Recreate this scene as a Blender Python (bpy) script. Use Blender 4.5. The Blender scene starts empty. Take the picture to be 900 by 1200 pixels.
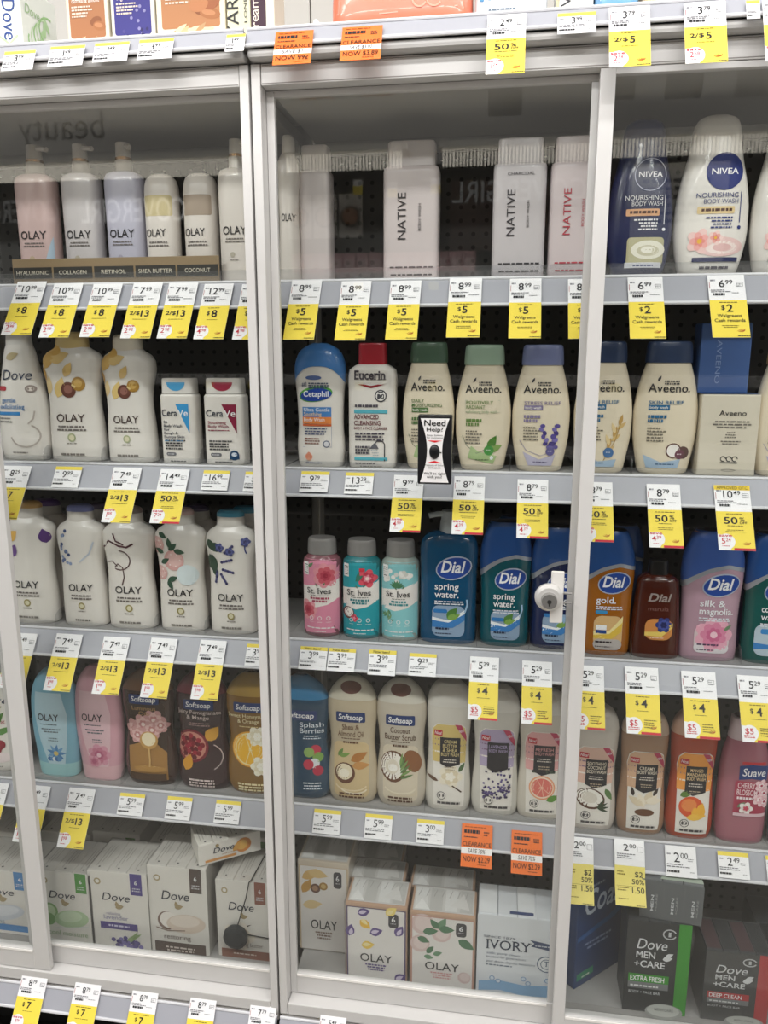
import bpy, bmesh, math, random
import numpy as np
from mathutils import Vector, Matrix

SC = bpy.context.scene
COL = SC.collection
# ------------------------------------------------------------------ camera
CAM_P, CAM_Y, FPX = math.radians(11.415), math.radians(8.705), 900.0
CAM = np.array([0.0, -1.25, 1.45])
cd = bpy.data.cameras.new('camera'); cam = bpy.data.objects.new('camera', cd); COL.objects.link(cam)
cd.sensor_fit = 'AUTO'; cd.sensor_width = 36; cd.lens = 36 * FPX / 1200; cd.clip_start = 0.02; cd.clip_end = 60
cam.location = CAM; cam.rotation_euler = (math.pi / 2 - CAM_P, 0, CAM_Y)
SC.camera = cam
SC.view_settings.view_transform = 'Standard'; SC.view_settings.look = 'None'
SC.view_settings.gamma = 1; SC.view_settings.use_curve_mapping = False
SC.view_settings.exposure = 0.62
SC.cycles.transparent_max_bounces = 32
SC.cycles.max_bounces = 8
# ------------------------------------------------------------------ store light: ambient bounce of a big bright shop + ceiling troffers
w = bpy.data.worlds.new('store'); SC.world = w; w.use_nodes = True
w.node_tree.nodes['Background'].inputs[0].default_value = (1.0, 0.99, 0.98, 1)
w.node_tree.nodes['Background'].inputs[1].default_value = 0.30
def area(name, loc, sx, sy, power, rot=(0, 0, 0), col=(1, 0.99, 0.975)):
    l = bpy.data.lights.new(name, 'AREA'); l.shape = 'RECTANGLE'; l.size = sx; l.size_y = sy; l.energy = power; l.color = col
    o = bpy.data.objects.new(name, l); o.location = loc; o.rotation_euler = rot; COL.objects.link(o)
for ix in range(-2, 3):
    area('ceiling_troffer', (ix * 1.25 - 0.1, -0.85, 3.17), 1.1, 0.28, 5)
    area('ceiling_troffer', (ix * 1.25 - 0.1, -1.85, 3.17), 1.1, 0.28, 19)
    area('ceiling_troffer', (ix * 1.25 - 0.1, -3.3, 3.17), 1.1, 0.28, 27)

_f = np.array([-math.sin(CAM_Y) * math.cos(CAM_P), math.cos(CAM_Y) * math.cos(CAM_P), -math.sin(CAM_P)])
_r = np.array([math.cos(CAM_Y), math.sin(CAM_Y), 0.0]); _u = np.cross(_r, _f)
def ray(px, py): return _f + _r * (px - 450) / FPX + _u * (600 - py) / FPX
def at(px, py, Y):
    d = ray(px, py); return CAM + d * ((Y - CAM[1]) / d[1])
def on_plane(px, py, P, n):
    d = ray(px, py); return CAM + d * (np.dot(P - CAM, n) / np.dot(d, n))

# ------------------------------------------------------------------ materials
def lin(h):
    if isinstance(h, str):
        h = h.lstrip('#'); c = [int(h[i:i + 2], 16) / 255 for i in (0, 2, 4)]
    else: c = list(h)
    return tuple(x / 12.92 if x <= 0.04045 else ((x + 0.055) / 1.055) ** 2.4 for x in c) + (1,)
MATS = {}
def mat(h, rough=0.45, metal=0.0, coat=0.0, noise=0.0, spec=0.5, nscale=40, bump=0.0):
    k = (h, rough, metal, coat, noise, spec, bump)
    if k in MATS: return MATS[k]
    m = bpy.data.materials.new('mat_' + str(h).lstrip('#')); m.use_nodes = True
    nt = m.node_tree; b = nt.nodes['Principled BSDF']
    b.inputs['Base Color'].default_value = lin(h); b.inputs['Roughness'].default_value = rough
    b.inputs['Metallic'].default_value = metal; b.inputs['Coat Weight'].default_value = coat
    b.inputs['Specular IOR Level'].default_value = spec
    if noise or bump:
        tc = nt.nodes.new('ShaderNodeTexCoord'); n = nt.nodes.new('ShaderNodeTexNoise'); n.inputs['Scale'].default_value = nscale
        n.inputs['Detail'].default_value = 4
        nt.links.new(tc.outputs['Object'], n.inputs['Vector'])
        if noise:
            mx = nt.nodes.new('ShaderNodeMix'); mx.data_type = 'RGBA'
            c = lin(h); mx.inputs[6].default_value = tuple(x * (1 - noise) for x in c[:3]) + (1,)
            mx.inputs[7].default_value = tuple(min(1, x * (1 + noise)) for x in c[:3]) + (1,)
            nt.links.new(n.outputs[0], mx.inputs[0]); nt.links.new(mx.outputs[2], b.inputs['Base Color'])
        if bump:
            bp = nt.nodes.new('ShaderNodeBump'); bp.inputs['Strength'].default_value = bump; bp.inputs['Distance'].default_value = 0.002
            nt.links.new(n.outputs[0], bp.inputs['Height']); nt.links.new(bp.outputs[0], b.inputs['Normal'])
    MATS[k] = m; return m
def ink(h): return mat(h, 0.5, spec=0.3)
def clear_mat(name, tint, ior, rough=0.02, haze=0.0, hazecol=(0.9, 0.9, 0.9)):
    m = bpy.data.materials.new(name); m.use_nodes = True; nt = m.node_tree; nt.nodes.clear()
    o = nt.nodes.new('ShaderNodeOutputMaterial'); t = nt.nodes.new('ShaderNodeBsdfTransparent'); g = nt.nodes.new('ShaderNodeBsdfGlossy')
    fr = nt.nodes.new('ShaderNodeFresnel'); mx = nt.nodes.new('ShaderNodeMixShader')
    t.inputs[0].default_value = tint; g.inputs['Roughness'].default_value = rough; ge = nt.nodes.new('ShaderNodeNewGeometry'); iv = nt.nodes.new('ShaderNodeMix'); iv.inputs[2].default_value = ior; iv.inputs[3].default_value = 1 / ior
    nt.links.new(ge.outputs['Backfacing'], iv.inputs[0]); nt.links.new(iv.outputs[0], fr.inputs[0])
    src = t
    if haze:
        d = nt.nodes.new('ShaderNodeBsdfDiffuse'); d.inputs[0].default_value = tuple(hazecol) + (1,)
        m2 = nt.nodes.new('ShaderNodeMixShader'); m2.inputs[0].default_value = haze
        nt.links.new(t.outputs[0], m2.inputs[1]); nt.links.new(d.outputs[0], m2.inputs[2]); src = m2
    nt.links.new(fr.outputs[0], mx.inputs[0]); nt.links.new(src.outputs[0], mx.inputs[1]); nt.links.new(g.outputs[0], mx.inputs[2])
    nt.links.new(mx.outputs[0], o.inputs[0]); return m
GLASS = clear_mat('door_glass', (0.955, 0.965, 0.96, 1), 1.5)
ACRYL = clear_mat('clear_acrylic', (0.93, 0.935, 0.94, 1), 1.49, 0.05, 0.03)
FILM = clear_mat('shrink_film', (0.97, 0.97, 0.97, 1), 1.45, 0.12, 0.03)
def peg_mat(h, hole, pitch=0.0254, r=0.0042):
    m = mat(h, 0.6).copy(); nt = m.node_tree; b = nt.nodes['Principled BSDF']
    tc = nt.nodes.new('ShaderNodeTexCoord'); sp = nt.nodes.new('ShaderNodeSeparateXYZ'); nt.links.new(tc.outputs['Object'], sp.inputs[0])
    def mth(op, a, b2=None):
        n = nt.nodes.new('ShaderNodeMath'); n.operation = op
        for i, v in enumerate((a, b2)):
            if v is None: continue
            if isinstance(v, (int, float)): n.inputs[i].default_value = v
            else: nt.links.new(v, n.inputs[i])
        return n.outputs[0]
    def cell(s): return mth('SUBTRACT', mth('FRACT', mth('DIVIDE', s, pitch)), 0.5)
    fx, fz = cell(sp.outputs[0]), cell(sp.outputs[2])
    d = mth('SQRT', mth('ADD', mth('MULTIPLY', fx, fx), mth('MULTIPLY', fz, fz)))
    k = mth('LESS_THAN', d, r / pitch)
    mx = nt.nodes.new('ShaderNodeMix'); mx.data_type = 'RGBA'
    mx.inputs[6].default_value = lin(h); mx.inputs[7].default_value = lin(hole)
    nt.links.new(k, mx.inputs[0]); nt.links.new(mx.outputs[2], b.inputs['Base Color']); return m
FRAME = mat('CBC9C7', 0.42, noise=0.02)
FRAME2 = mat('B9B7B5', 0.42, noise=0.02)
RAIL = mat('A6A7AF', 0.35)
RAILLIP = mat('D8D8DC', 0.3)
DECK = mat('9C9A98', 0.5)
DARK = mat('1D1C1B', 0.7)
PEG = peg_mat('4A4846', '101010')
EMIT = {}
def emit(h, s):
    m = bpy.data.materials.new('lamp_diffuser'); m.use_nodes = True; nt = m.node_tree; nt.nodes.clear()
    o = nt.nodes.new('ShaderNodeOutputMaterial'); e = nt.nodes.new('ShaderNodeEmission'); e.inputs[0].default_value = lin(h); e.inputs[1].default_value = s
    nt.links.new(e.outputs[0], o.inputs[0]); return m

# ------------------------------------------------------------------ mesh building
class MB:
    def __init__(s): s.v = []; s.f = []; s.m = []; s.mats = []
    def mi(s, m):
        if m not in s.mats: s.mats.append(m)
        return s.mats.index(m)
    def add(s, vs, fs, m):
        o = len(s.v); s.v.extend(vs); k = s.mi(m)
        for f in fs: s.f.append(tuple(o + i for i in f)); s.m.append(k)
    def box(s, x0, x1, y0, y1, z0, z1, m, bev=0.0):
        if bev <= 0:
            s.add([(x0, y0, z0), (x1, y0, z0), (x1, y1, z0), (x0, y1, z0), (x0, y0, z1), (x1, y0, z1), (x1, y1, z1), (x0, y1, z1)],
                  [(0, 3, 2, 1), (4, 5, 6, 7), (0, 1, 5, 4), (1, 2, 6, 5), (2, 3, 7, 6), (3, 0, 4, 7)], m)
            return s
        bm = bmesh.new(); r = bmesh.ops.create_cube(bm, size=1)
        for v in bm.verts: v.co = ((x0 + x1) / 2 + v.co.x * (x1 - x0), (y0 + y1) / 2 + v.co.y * (y1 - y0), (z0 + z1) / 2 + v.co.z * (z1 - z0))
        bmesh.ops.bevel(bm, geom=list(bm.edges), offset=bev, segments=2, profile=0.6, affect='EDGES')
        bm.verts.index_update(); s.add([tuple(v.co) for v in bm.verts], [tuple(v.index for v in f.verts) for f in bm.faces], m); bm.free(); return s
    def cyl(s, c, axis, r0, r1, h, m, n=20, cap=True):
        ax = Vector(axis).normalized(); a = ax.orthogonal().normalized(); b = ax.cross(a); c = Vector(c); vs = []
        for k, (r, t) in enumerate(((r0, 0), (r1, h))):
            for i in range(n):
                q = 2 * math.pi * i / n; vs.append(tuple(c + ax * t + a * (r * math.cos(q)) + b * (r * math.sin(q))))
        fs = [(i, (i + 1) % n, n + (i + 1) % n, n + i) for i in range(n)]
        if cap: fs += [tuple(range(n - 1, -1, -1)), tuple(range(n, 2 * n))]
        s.add(vs, fs, m); return s
    def tube(s, pts, r, m, n=8):
        pts = [Vector(p) for p in pts]; vs = []; fs = []; nrm = None
        for i, p in enumerate(pts):
            t = (pts[min(i + 1, len(pts) - 1)] - pts[max(i - 1, 0)]).normalized()
            a = t.orthogonal().normalized() if nrm is None else (nrm - t * nrm.dot(t)).normalized()
            nrm = a; b = t.cross(a)
            for k in range(n):
                q = 2 * math.pi * k / n; vs.append(tuple(p + a * (r * math.cos(q)) + b * (r * math.sin(q))))
            if i:
                for k in range(n): fs.append(((i - 1) * n + k, (i - 1) * n + (k + 1) % n, i * n + (k + 1) % n, i * n + k))
        s.add(vs, fs + [tuple(range(n - 1, -1, -1)), tuple(range(len(vs) - n, len(vs)))], m); return s
    def build(s, name, parent=None, smooth=False, loc=None):
        me = bpy.data.meshes.new(name); me.from_pydata(s.v, [], s.f)
        for m in s.mats: me.materials.append(m)
        me.polygons.foreach_set('material_index', s.m)
        if smooth:
            me.polygons.foreach_set('use_smooth', [True] * len(me.polygons)); me.set_sharp_from_angle(angle=math.radians(48))
        me.update()
        o = bpy.data.objects.new(name, me); COL.objects.link(o)
        if parent is not None: o.parent = parent
        if loc is not None: o.location = loc
        return o
def thing(name, label, cat, loc=(0, 0, 0), rot=(0, 0, 0), group=None):
    o = bpy.data.objects.new(name, None); COL.objects.link(o); o.location = loc; o.rotation_euler = rot; o.empty_display_size = 0.02
    o['label'] = label; o['category'] = cat
    if group: o['group'] = group
    return o
def tagprops(o, label, cat, group=None):
    o['label'] = label; o['category'] = cat
    if group: o['group'] = group
    return o
def struct(o): o['kind'] = 'structure'; return o

# ------------------------------------------------------------------ text as flat print
_fc = bpy.data.curves.new('font', 'FONT'); _fc.resolution_u = 3; _fo = bpy.data.objects.new('font', _fc)
TXT = {}
def glyphs(s, bold=0.0, shear=0.0, serif=0, space=1.0):
    k = (s, bold, shear, serif, space)
    if k in TXT: return TXT[k]
    _fc.body = s; _fc.offset = bold; _fc.shear = shear; _fc.space_character = space; _fc.resolution_u = 2 if len(s) > 14 else 3
    me = bpy.data.meshes.new_from_object(_fo)
    vs = [(v.co.x, v.co.y) for v in me.vertices]; fs = [tuple(p.vertices) for p in me.polygons]
    if serif:
        from collections import Counter
        ec = Counter()
        for f in fs:
            for i in range(len(f)): ec[tuple(sorted((f[i], f[(i + 1) % len(f)])))] += 1
        for (a, b), n in list(ec.items()):
            if n != 1: continue
            (xa, ya), (xb, yb) = vs[a], vs[b]
            if abs(ya - yb) > 0.004 or abs(xa - xb) > 0.2 or abs(xa - xb) < 0.03: continue
            for lv, sg in ((-bold, 1), (0.682 + bold, -1), (0.51 + bold, -1), (0.449 + bold, -1)):
                if abs(ya - lv) < 0.02:
                    x0, x1 = min(xa, xb) - 0.06, max(xa, xb) + 0.06; o = len(vs)
                    vs += [(x0, ya), (x1, ya), (x1, ya + sg * 0.045), (x0, ya + sg * 0.045)]; fs.append((o, o + 1, o + 2, o + 3))
    bpy.data.meshes.remove(me)
    if not vs: vs = [(0, 0)]
    x0 = min(v[0] for v in vs); x1 = max(v[0] for v in vs)
    TXT[k] = (vs, fs, x0, max(x1 - x0, 1e-4)); return TXT[k]

class Deco:
    """flat print on a surface: S(x, z, off) -> point; u in widths, v in heights"""
    def __init__(s, W, H, S, cell=0.005):
        s.W, s.H, s.S, s.cell = W, H, S, cell; s.lab = MB(); s.art = MB(); s.let = MB(); s.n = 0; s.rng = random.Random(7)
    def _p(s, b, pts, fs, m, off): b.add([s.S(x, z, off) for x, z in pts], fs, ink(m) if isinstance(m, str) else m)
    def _off(s, base): s.n += 1; return base + 0.00002 * s.n
    def fan(s, pts, m, base, b):
        cx = sum(p[0] for p in pts) / len(pts); cz = sum(p[1] for p in pts) / len(pts)
        rad = max(math.hypot(p[0] - cx, p[1] - cz) for p in pts); k = max(1, min(9, round(rad / s.cell)))
        P = []                                       # resample long edges
        for i in range(len(pts)):
            a, c = pts[i], pts[(i + 1) % len(pts)]; q = max(1, min(12, int(math.hypot(c[0] - a[0], c[1] - a[1]) / (s.cell * 1.3))))
            for j in range(q): P.append((a[0] + (c[0] - a[0]) * j / q, a[1] + (c[1] - a[1]) * j / q))
        n = len(P); vs = [(cx, cz)]; fs = []
        for r in range(1, k + 1):
            for x, z in P: vs.append((cx + (x - cx) * r / k, cz + (z - cz) * r / k))
        for i in range(n): fs.append((0, 1 + i, 1 + (i + 1) % n))
        for r in range(1, k):
            for i in range(n):
                a = 1 + (r - 1) * n; c = 1 + r * n; fs.append((a + i, c + i, c + (i + 1) % n, a + (i + 1) % n))
        s._p(b, vs, fs, m, s._off(base))
    def rr(s, u0, v0, u1, v1, r=0.0):
        x0, x1, z0, z1 = u0 * s.W, u1 * s.W, v0 * s.H, v1 * s.H
        if r <= 0: return [(x0, z0), (x1, z0), (x1, z1), (x0, z1)]
        r = min(r, (x1 - x0) / 2.01, (z1 - z0) / 2.01); o = []
        for cx, cz, q0 in ((x1 - r, z0 + r, -90), (x1 - r, z1 - r, 0), (x0 + r, z1 - r, 90), (x0 + r, z0 + r, 180)):
            for i in range(5): q = math.radians(q0 + 22.5 * i); o.append((cx + r * math.cos(q), cz + r * math.sin(q)))
        return o
    def label(s, u0, v0, u1, v1, m, r=0.0): s.fan(s.rr(u0, v0, u1, v1, r), m, 0.0004, s.lab)
    def labelpoly(s, pts, m): s.fan([(u * s.W, v * s.H) for u, v in pts], m, 0.0004, s.lab)
    def R(s, u0, v0, u1, v1, m, r=0.0): s.fan(s.rr(u0, v0, u1, v1, r), m, 0.0008, s.art)
    def P(s, pts, m): s.fan([(u * s.W, v * s.H) for u, v in pts], m, 0.0008, s.art)
    def E(s, u, v, ru, rv, m, rot=0, n=18, top=False):
        c, q = math.cos(math.radians(rot)), math.sin(math.radians(rot)); a, b = ru * s.W, rv * s.H; pts = []
        for i in range(n):
            t = 2 * math.pi * i / n; x, z = a * math.cos(t), b * math.sin(t); pts.append((u * s.W + x * c - z * q, v * s.H + x * q + z * c))
        s.fan(pts, m, 0.0012 if top else 0.0008, s.art)
    def C(s, u, v, r, m, ar=1.0, rot=0, n=18): s.E(u, v, r, r * ar * s.W / s.H, m, rot, n)      # r in widths, true circle
    def leaf(s, u, v, ln, rot, m, wd=0.4):                                                 # ln in widths
        L = ln * s.W; c, q = math.cos(math.radians(rot)), math.sin(math.radians(rot)); pts = []
        for t in (0, .15, .35, .6, .85, 1, .85, .6, .35, .15):
            pts.append(t)
        o = []
        for i, t in enumerate(pts):
            y = wd * 0.5 * L * math.sin(math.pi * min(1, t) ** 0.8) * (1 if i <= 5 else -1); x = t * L
            o.append((u * s.W + x * c - y * q, v * s.H + x * q + y * c))
        s.fan(o, m, 0.0008, s.art)
    def flower(s, u, v, r, cols, n=6, mid=None):
        for ring, (rr_, col) in enumerate(zip((1, .72, .42), cols)):
            for i in range(n):
                t = 2 * math.pi * (i + ring * .5) / n
                x, z = u + math.cos(t) * r * rr_ * .55, v + math.sin(t) * r * rr_ * .55 * s.W / s.H
                s.C(x, z, r * rr_ * .5, col, 0.8, math.degrees(t), 10)
        if mid: s.C(u, v, r * .2, mid, n=10)
    def S_(s, pts, wd, m, b=None):                                                         # stroke, wd in widths
        P = [(u * s.W, v * s.H) for u, v in pts]; h = wd * s.W / 2; vs = []; fs = []
        for i, (x, z) in enumerate(P):
            a = P[max(i - 1, 0)]; c = P[min(i + 1, len(P) - 1)]; dx, dz = c[0] - a[0], c[1] - a[1]; l = math.hypot(dx, dz) or 1
            vs += [(x - dz / l * h, z + dx / l * h), (x + dz / l * h, z - dx / l * h)]
            if i: fs.append((2 * i - 2, 2 * i - 1, 2 * i + 1, 2 * i))
        s._p(s.art if b is None else b, vs, fs, m, s._off(0.0009))
    def arc(s, u, v, ru, rv, t0, t1, wd, m, n=14):
        s.S_([(u + ru * math.cos(math.radians(t0 + (t1 - t0) * i / n)), v + rv * math.sin(math.radians(t0 + (t1 - t0) * i / n))) for i in range(n + 1)], wd, m)
    def T(s, txt, u, v, w_, h, m, bold=0.0, shear=0.0, serif=0, al='c', rot=0, space=1.0, kw=1.0):
        vs, fs, x0, wd = glyphs(txt, bold, shear, serif, space)
        if w_ is None: w_ = wd * h * s.H / 0.69 / s.W * kw
        kx = w_ * (s.W if rot == 0 else s.H) / wd; kz = h * (s.H if rot == 0 else s.W) / 0.69
        ox = {'c': -wd / 2, 'l': 0, 'r': -wd}[al]; pts = []
        for x, y in vs:
            a, b = (x - x0 + ox) * kx, y * kz
            if rot == 90: a, b = -b, a
            elif rot == -90: a, b = b, -a
            pts.append((u * s.W + a, v * s.H + b))
        s._p(s.let, pts, fs, m, s._off(0.0014))
    def L(s, u, v, w_, n, dv, m, al='c', fill=0.45, ragged=0.35):                          # lines of print too small to read: broken strokes
        for i in range(n):
            ww = w_ * (1 - ragged * s.rng.random()); x = {'c': u - ww / 2, 'l': u, 'r': u - ww}[al]; e = x + ww; z = v - i * dv
            while x < e - 0.004:
                q = min(e - x, ww * (0.07 + 0.16 * s.rng.random())); pts = s.rr(x, z, x + q, z + dv * fill)
                s._p(s.let, pts, [(0, 1, 2, 3)], m, 0.0014); x += q + max(0.012, 0.03 * w_)
    def build(s, parent, names=('front_label', 'picture', 'lettering')):
        if s.lab.v: s.lab.build(names[0], parent)
        if s.art.v:
            a = s.art.build(names[1], parent)
            if names[1] == 'print_block': a['kind'] = 'stuff'
        if s.let.v: s.let.build(names[2], parent)

# ------------------------------------------------------------------ bottles
def hermite(P, t):
    xs = [p[0] for p in P]; n = len(xs)
    t = min(max(t, xs[0]), xs[-1]); i = 0
    while i < n - 2 and t > xs[i + 1]: i += 1
    h = xs[i + 1] - xs[i]; q = (t - xs[i]) / h; out = []
    for k in range(1, len(P[0])):
        ys = [p[k] for p in P]
        def slope(j):
            if j == 0 or j == n - 1: return 0.0 if False else ((ys[1] - ys[0]) / (xs[1] - xs[0]) if j == 0 else (ys[-1] - ys[-2]) / (xs[-1] - xs[-2]))
            a = (ys[j] - ys[j - 1]) / (xs[j] - xs[j - 1]); b = (ys[j + 1] - ys[j]) / (xs[j + 1] - xs[j])
            return 0.0 if a * b <= 0 else 2 * a * b / (a + b)
        m0, m1 = slope(i) * h, slope(i + 1) * h; q2, q3 = q * q, q * q * q
        out.append((2 * q3 - 3 * q2 + 1) * ys[i] + (q3 - 2 * q2 + q) * m0 + (-2 * q3 + 3 * q2) * ys[i + 1] + (q3 - q2) * m1)
    return out
class Form:
    """lofted superellipse body: prof = [(t, a, b, dx)], t share of H, a of W/2, b of D/2"""
    def __init__(s, W, D, H, prof, n=2.6): s.W, s.D, s.H, s.n = W, D, H, n; s.prof = [tuple(p) + (0,) * (4 - len(p)) for p in prof]
    def sec(s, t):
        a, b, dx = hermite(s.prof, t); return max(a, .01) * s.W / 2, max(b, .01) * s.D / 2, dx * s.W
    def pt(s, t, th, off=0.0):
        a, b, dx = s.sec(t); a += off; b += off; c, q = math.cos(th), math.sin(th); e = 2 / s.n
        return (dx + a * math.copysign(abs(c) ** e, c), b * math.copysign(abs(q) ** e, q), t * s.H)
    def loft(s, b, m, ts=None, off=0.0, N=32, zlow=None, closed=True):
        t0, t1 = s.prof[0][0], s.prof[-1][0]
        if ts is None:
            ts = sorted(set([t0 + (t1 - t0) * i / 18 for i in range(19)] + [p[0] for p in s.prof]))
        K = len(ts); vs = []; fs = []
        for j, t in enumerate(ts):
            for i in range(N):
                th = 2 * math.pi * i / N; tt = t
                if zlow is not None: lo = zlow(math.cos(th)); tt = lo + (ts[-1] - lo) * (t - ts[0]) / (ts[-1] - ts[0])
                vs.append(s.pt(tt, th, off))
        for j in range(K - 1):
            for i in range(N): fs.append((j * N + i, j * N + (i + 1) % N, (j + 1) * N + (i + 1) % N, (j + 1) * N + i))
        if closed:
            if zlow is None: fs.append(tuple(range(N - 1, -1, -1)))
            fs.append(tuple(range((K - 1) * N, K * N)))
        b.add(vs, fs, m)
    def front(s):
        t0, t1 = s.prof[0][0], s.prof[-1][0]
        def S(x, z, off):
            a, b, dx = s.sec(min(max(z / s.H, t0), t1)); q = max(-0.985, min(0.985, (x - dx) / a))
            return (dx + q * a, -b * (1 - abs(q) ** s.n) ** (1 / s.n) - off, z)
        return S

def pump(p, W, H, t0, dx, m_col, m_ring, side=1, ptop=1.0, rad=0.20):
    """collar, gold ring, stem, head with nozzle, from t0*H to the top"""
    z0 = t0 * H; z1 = ptop * H; r = W * rad; h = z1 - z0
    b = MB(); b.cyl((dx, 0, z0), (0, 0, 1), r, r * .95, h * .42, m_col, 24); b.build('pump_collar', p, True)
    b = MB(); b.cyl((dx, 0, z0 + h * .42), (0, 0, 1), r * .93, r * .93, h * .1, m_ring, 24); b.build('pump_ring', p, True)
    b = MB(); b.cyl((dx, 0, z0 + h * .52), (0, 0, 1), r * .86, r * .8, h * .48, m_col, 24)
    b.tube([(dx, -r * .2, z0 + h * .86), (dx + side * r * 1.2, -r * .5, z0 + h * .86), (dx + side * r * 2.0, -r * .8, z0 + h * .8)], r * .28, m_col); b.build('pump_head', p, True)

PROF = {
 'wave': ([(0, .83, .85), (.012, .9, .93), (.1, .9, 1), (.28, .88, .98, -.005), (.45, .83, .94, -.012), (.6, .88, .95, -.01), (.74, .99, 1), (.8, .97, .95), (.845, .82, .8), (.87, .62, .66), (.885, .54, .6)], 2.7),
 'aveeno': ([(0, .68, .8), (.015, .76, .88), (.12, .86, .95), (.3, .98, 1), (.45, 1, 1), (.6, .93, .97), (.74, .8, .85), (.82, .7, .76), (.85, .66, .72)], 2.5),
 'cetaphil': ([(0, .84, .85), (.015, .9, .93), (.15, .95, 1), (.35, .9, .97), (.55, .93, .97), (.7, .99, 1), (.8, 1, .98), (.9, .88, .86), (.96, .66, .66), (1, .25, .3)], 2.5),
 'eucerin': ([(0, .92, .9), (.012, .98, .97), (.1, 1, 1), (.74, 1, 1), (.79, .95, .95), (.82, .75, .8), (.835, .6, .7)], 4.5),
 'cerave': ([(0, .95, .95), (.012, 1, 1), (.79, 1, 1), (.815, .94, .95), (.82, .86, .88)], 5),
 'dial': ([(0, .88, .86), (.012, .94, .94), (.1, .96, 1), (.3, .93, .98), (.5, .96, .98), (.66, 1, 1), (.78, .97, .95), (.88, .85, .84), (.955, .74, .76), (.985, .68, .7), (1, .6, .62)], 2.6),
 'stives': ([(0, .93, .93), (.012, 1, 1), (.74, 1, 1), (.79, .95, .95), (.825, .76, .76), (.84, .7, .7)], 2.0),
 'softsoap': ([(0, .78, .8), (.012, .86, .9), (.08, .97, 1), (.16, 1, 1), (.32, .94, .95), (.46, .86, .9), (.6, .9, .93), (.72, .97, 1), (.8, .96, .97), (.88, .82, .85), (.94, .6, .65), (.98, .36, .42), (1, .2, .25)], 2.4),
 'store': ([(0, .84, .86), (.012, .92, .94), (.1, 1, 1), (.22, .98, 1), (.4, .9, .93), (.52, .88, .92), (.68, .94, .97), (.8, .96, .96), (.885, .9, .88), (.94, .78, .8), (.98, .62, .66), (1, .45, .5)], 2.6),
 'suave': ([(0, .9, .88), (.012, .97, .96), (.2, 1, 1), (.5, .99, .99), (.7, .9, .92), (.83, .72, .76), (.9, .66, .7), (.97, .64, .68), (1, .56, .6)], 2.6),
 'nivea': ([(0, .68, .78), (.012, .76, .86), (.12, .9, .96), (.28, 1, 1), (.42, .99, 1), (.58, .9, .93), (.72, .76, .84), (.84, .66, .75), (.93, .6, .7), (.98, .5, .6), (1, .3, .4)], 2.5),
 'native': ([(0, .95, .94), (.012, 1, 1), (.79, 1, 1), (.815, .97, .97), (.825, .88, .88)], 6),
 'olaypump': ([(0, .92, .92), (.012, .97, .97), (.3, .97, 1), (.72, 1, 1), (.76, .97, .97), (.785, .85, .88), (.8, .6, .65)], 3.0),
 'olaysmall': ([(0, .9, .9), (.012, .96, .96), (.1, .97, .98), (.8, 1, 1), (.9, .96, .96), (.96, .82, .84), (.99, .6, .62), (1, .4, .42)], 2.6),
 'dove': ([(0, .8, .8), (.012, .9, .9), (.15, 1, 1), (.35, .97, .97), (.55, .86, .9), (.72, .7, .78), (.86, .56, .64), (.9, .48, .55)], 2.5),
 'olayrib': ([(0, .74, .78), (.012, .8, .84), (.08, .84, .88), (.25, .92, .95), (.5, 1, 1), (.7, .97, .97), (.84, .84, .86), (.93, .62, .66), (.98, .4, .45), (1, .25, .3)], 2.5),
 'dialpump': ([(0, .93, .92), (.012, .98, .98), (.3, .97, 1), (.55, .98, 1), (.7, 1, .98), (.78, .94, .9), (.83, .74, .74), (.85, .5, .56)], 2.9),
 'dialfill': ([(0, .96, .95), (.015, 1, 1), (.2, .98, 1), (.5, .9, .94), (.7, .84, .86), (.79, .8, .78), (.84, .6, .62), (.86, .4, .45)], 3.0),
}
SHELF_Z = {1: 1.580, 2: 1.252, 3: 0.917, 4: 0.575, 5: 0.235}
SEC_DZ = {('M', 3): 0.006, ('R', 4): -0.013}
def shelf_z(row, sec): return SHELF_Z[row] + SEC_DZ.get((sec, row), 0.0)
PLASTIC = lambda h, r=0.28: mat(h, r, coat=0.15)
LIQ = lambda h: mat(h, 0.16, coat=0.4, noise=0.06, nscale=9)
def bottle(shape, row, sec, xL, xR, yt, D, label, body, art=None, cap=None, yfront=0.113, name='body_wash_bottle', cat='bottle', group=None, dark=None, rz=0.0, **kw):
    z0 = shelf_z(row, sec); Yc = yfront + D / 2; xm = (xL + xR) / 2
    base = at(xm, 700, Yc)
    # base pixel row, to measure the width halfway up
    top = at(xm, yt, Yc)[2]; H = top - z0
    zm = z0 + H * .45; v = np.array([at(xm, 600, Yc)[0], Yc, zm]) - CAM; c = v @ _f; ym = 600 - FPX * (v @ _u) / c
    A, B = at(xL, ym, Yc)[0], at(xR, ym, Yc)[0]; X = (A + B) / 2; tn = abs(X) / (Yc + 1.25)
    n = PROF[shape][1]; dx = B - A
    Wr = dx - D * tn * .9; We = math.sqrt(max(dx * dx - (D * tn) ** 2, dx * dx * .4)); k = min(1, max(0, (n - 2.2) / 2.5)); W = We * (1 - k) + Wr * k
    o = thing(name, label, cat, (X, Yc, z0), (0, 0, rz), group); F = Form(W, D, H, PROF[shape][0], n)
    if yfront < .12: ROWS.setdefault((sec, row), []).append((X - W / 2, X + W / 2))
    b = MB(); F.loft(b, body); b.build('body', o, True)
    if cap: cap(o, F)
    if art:
        d = Deco(W, H, F.front()); art(d); d.build(o)
    return o
def cap_loft(name, prof, h, n=None, rough=0.3, m=None):
    def fn(o, F):
        g = Form(F.W, F.D, F.H, prof, n or F.n); b = MB(); g.loft(b, m or PLASTIC(h, rough)); b.build(name, o, True)
    return fn
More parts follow.
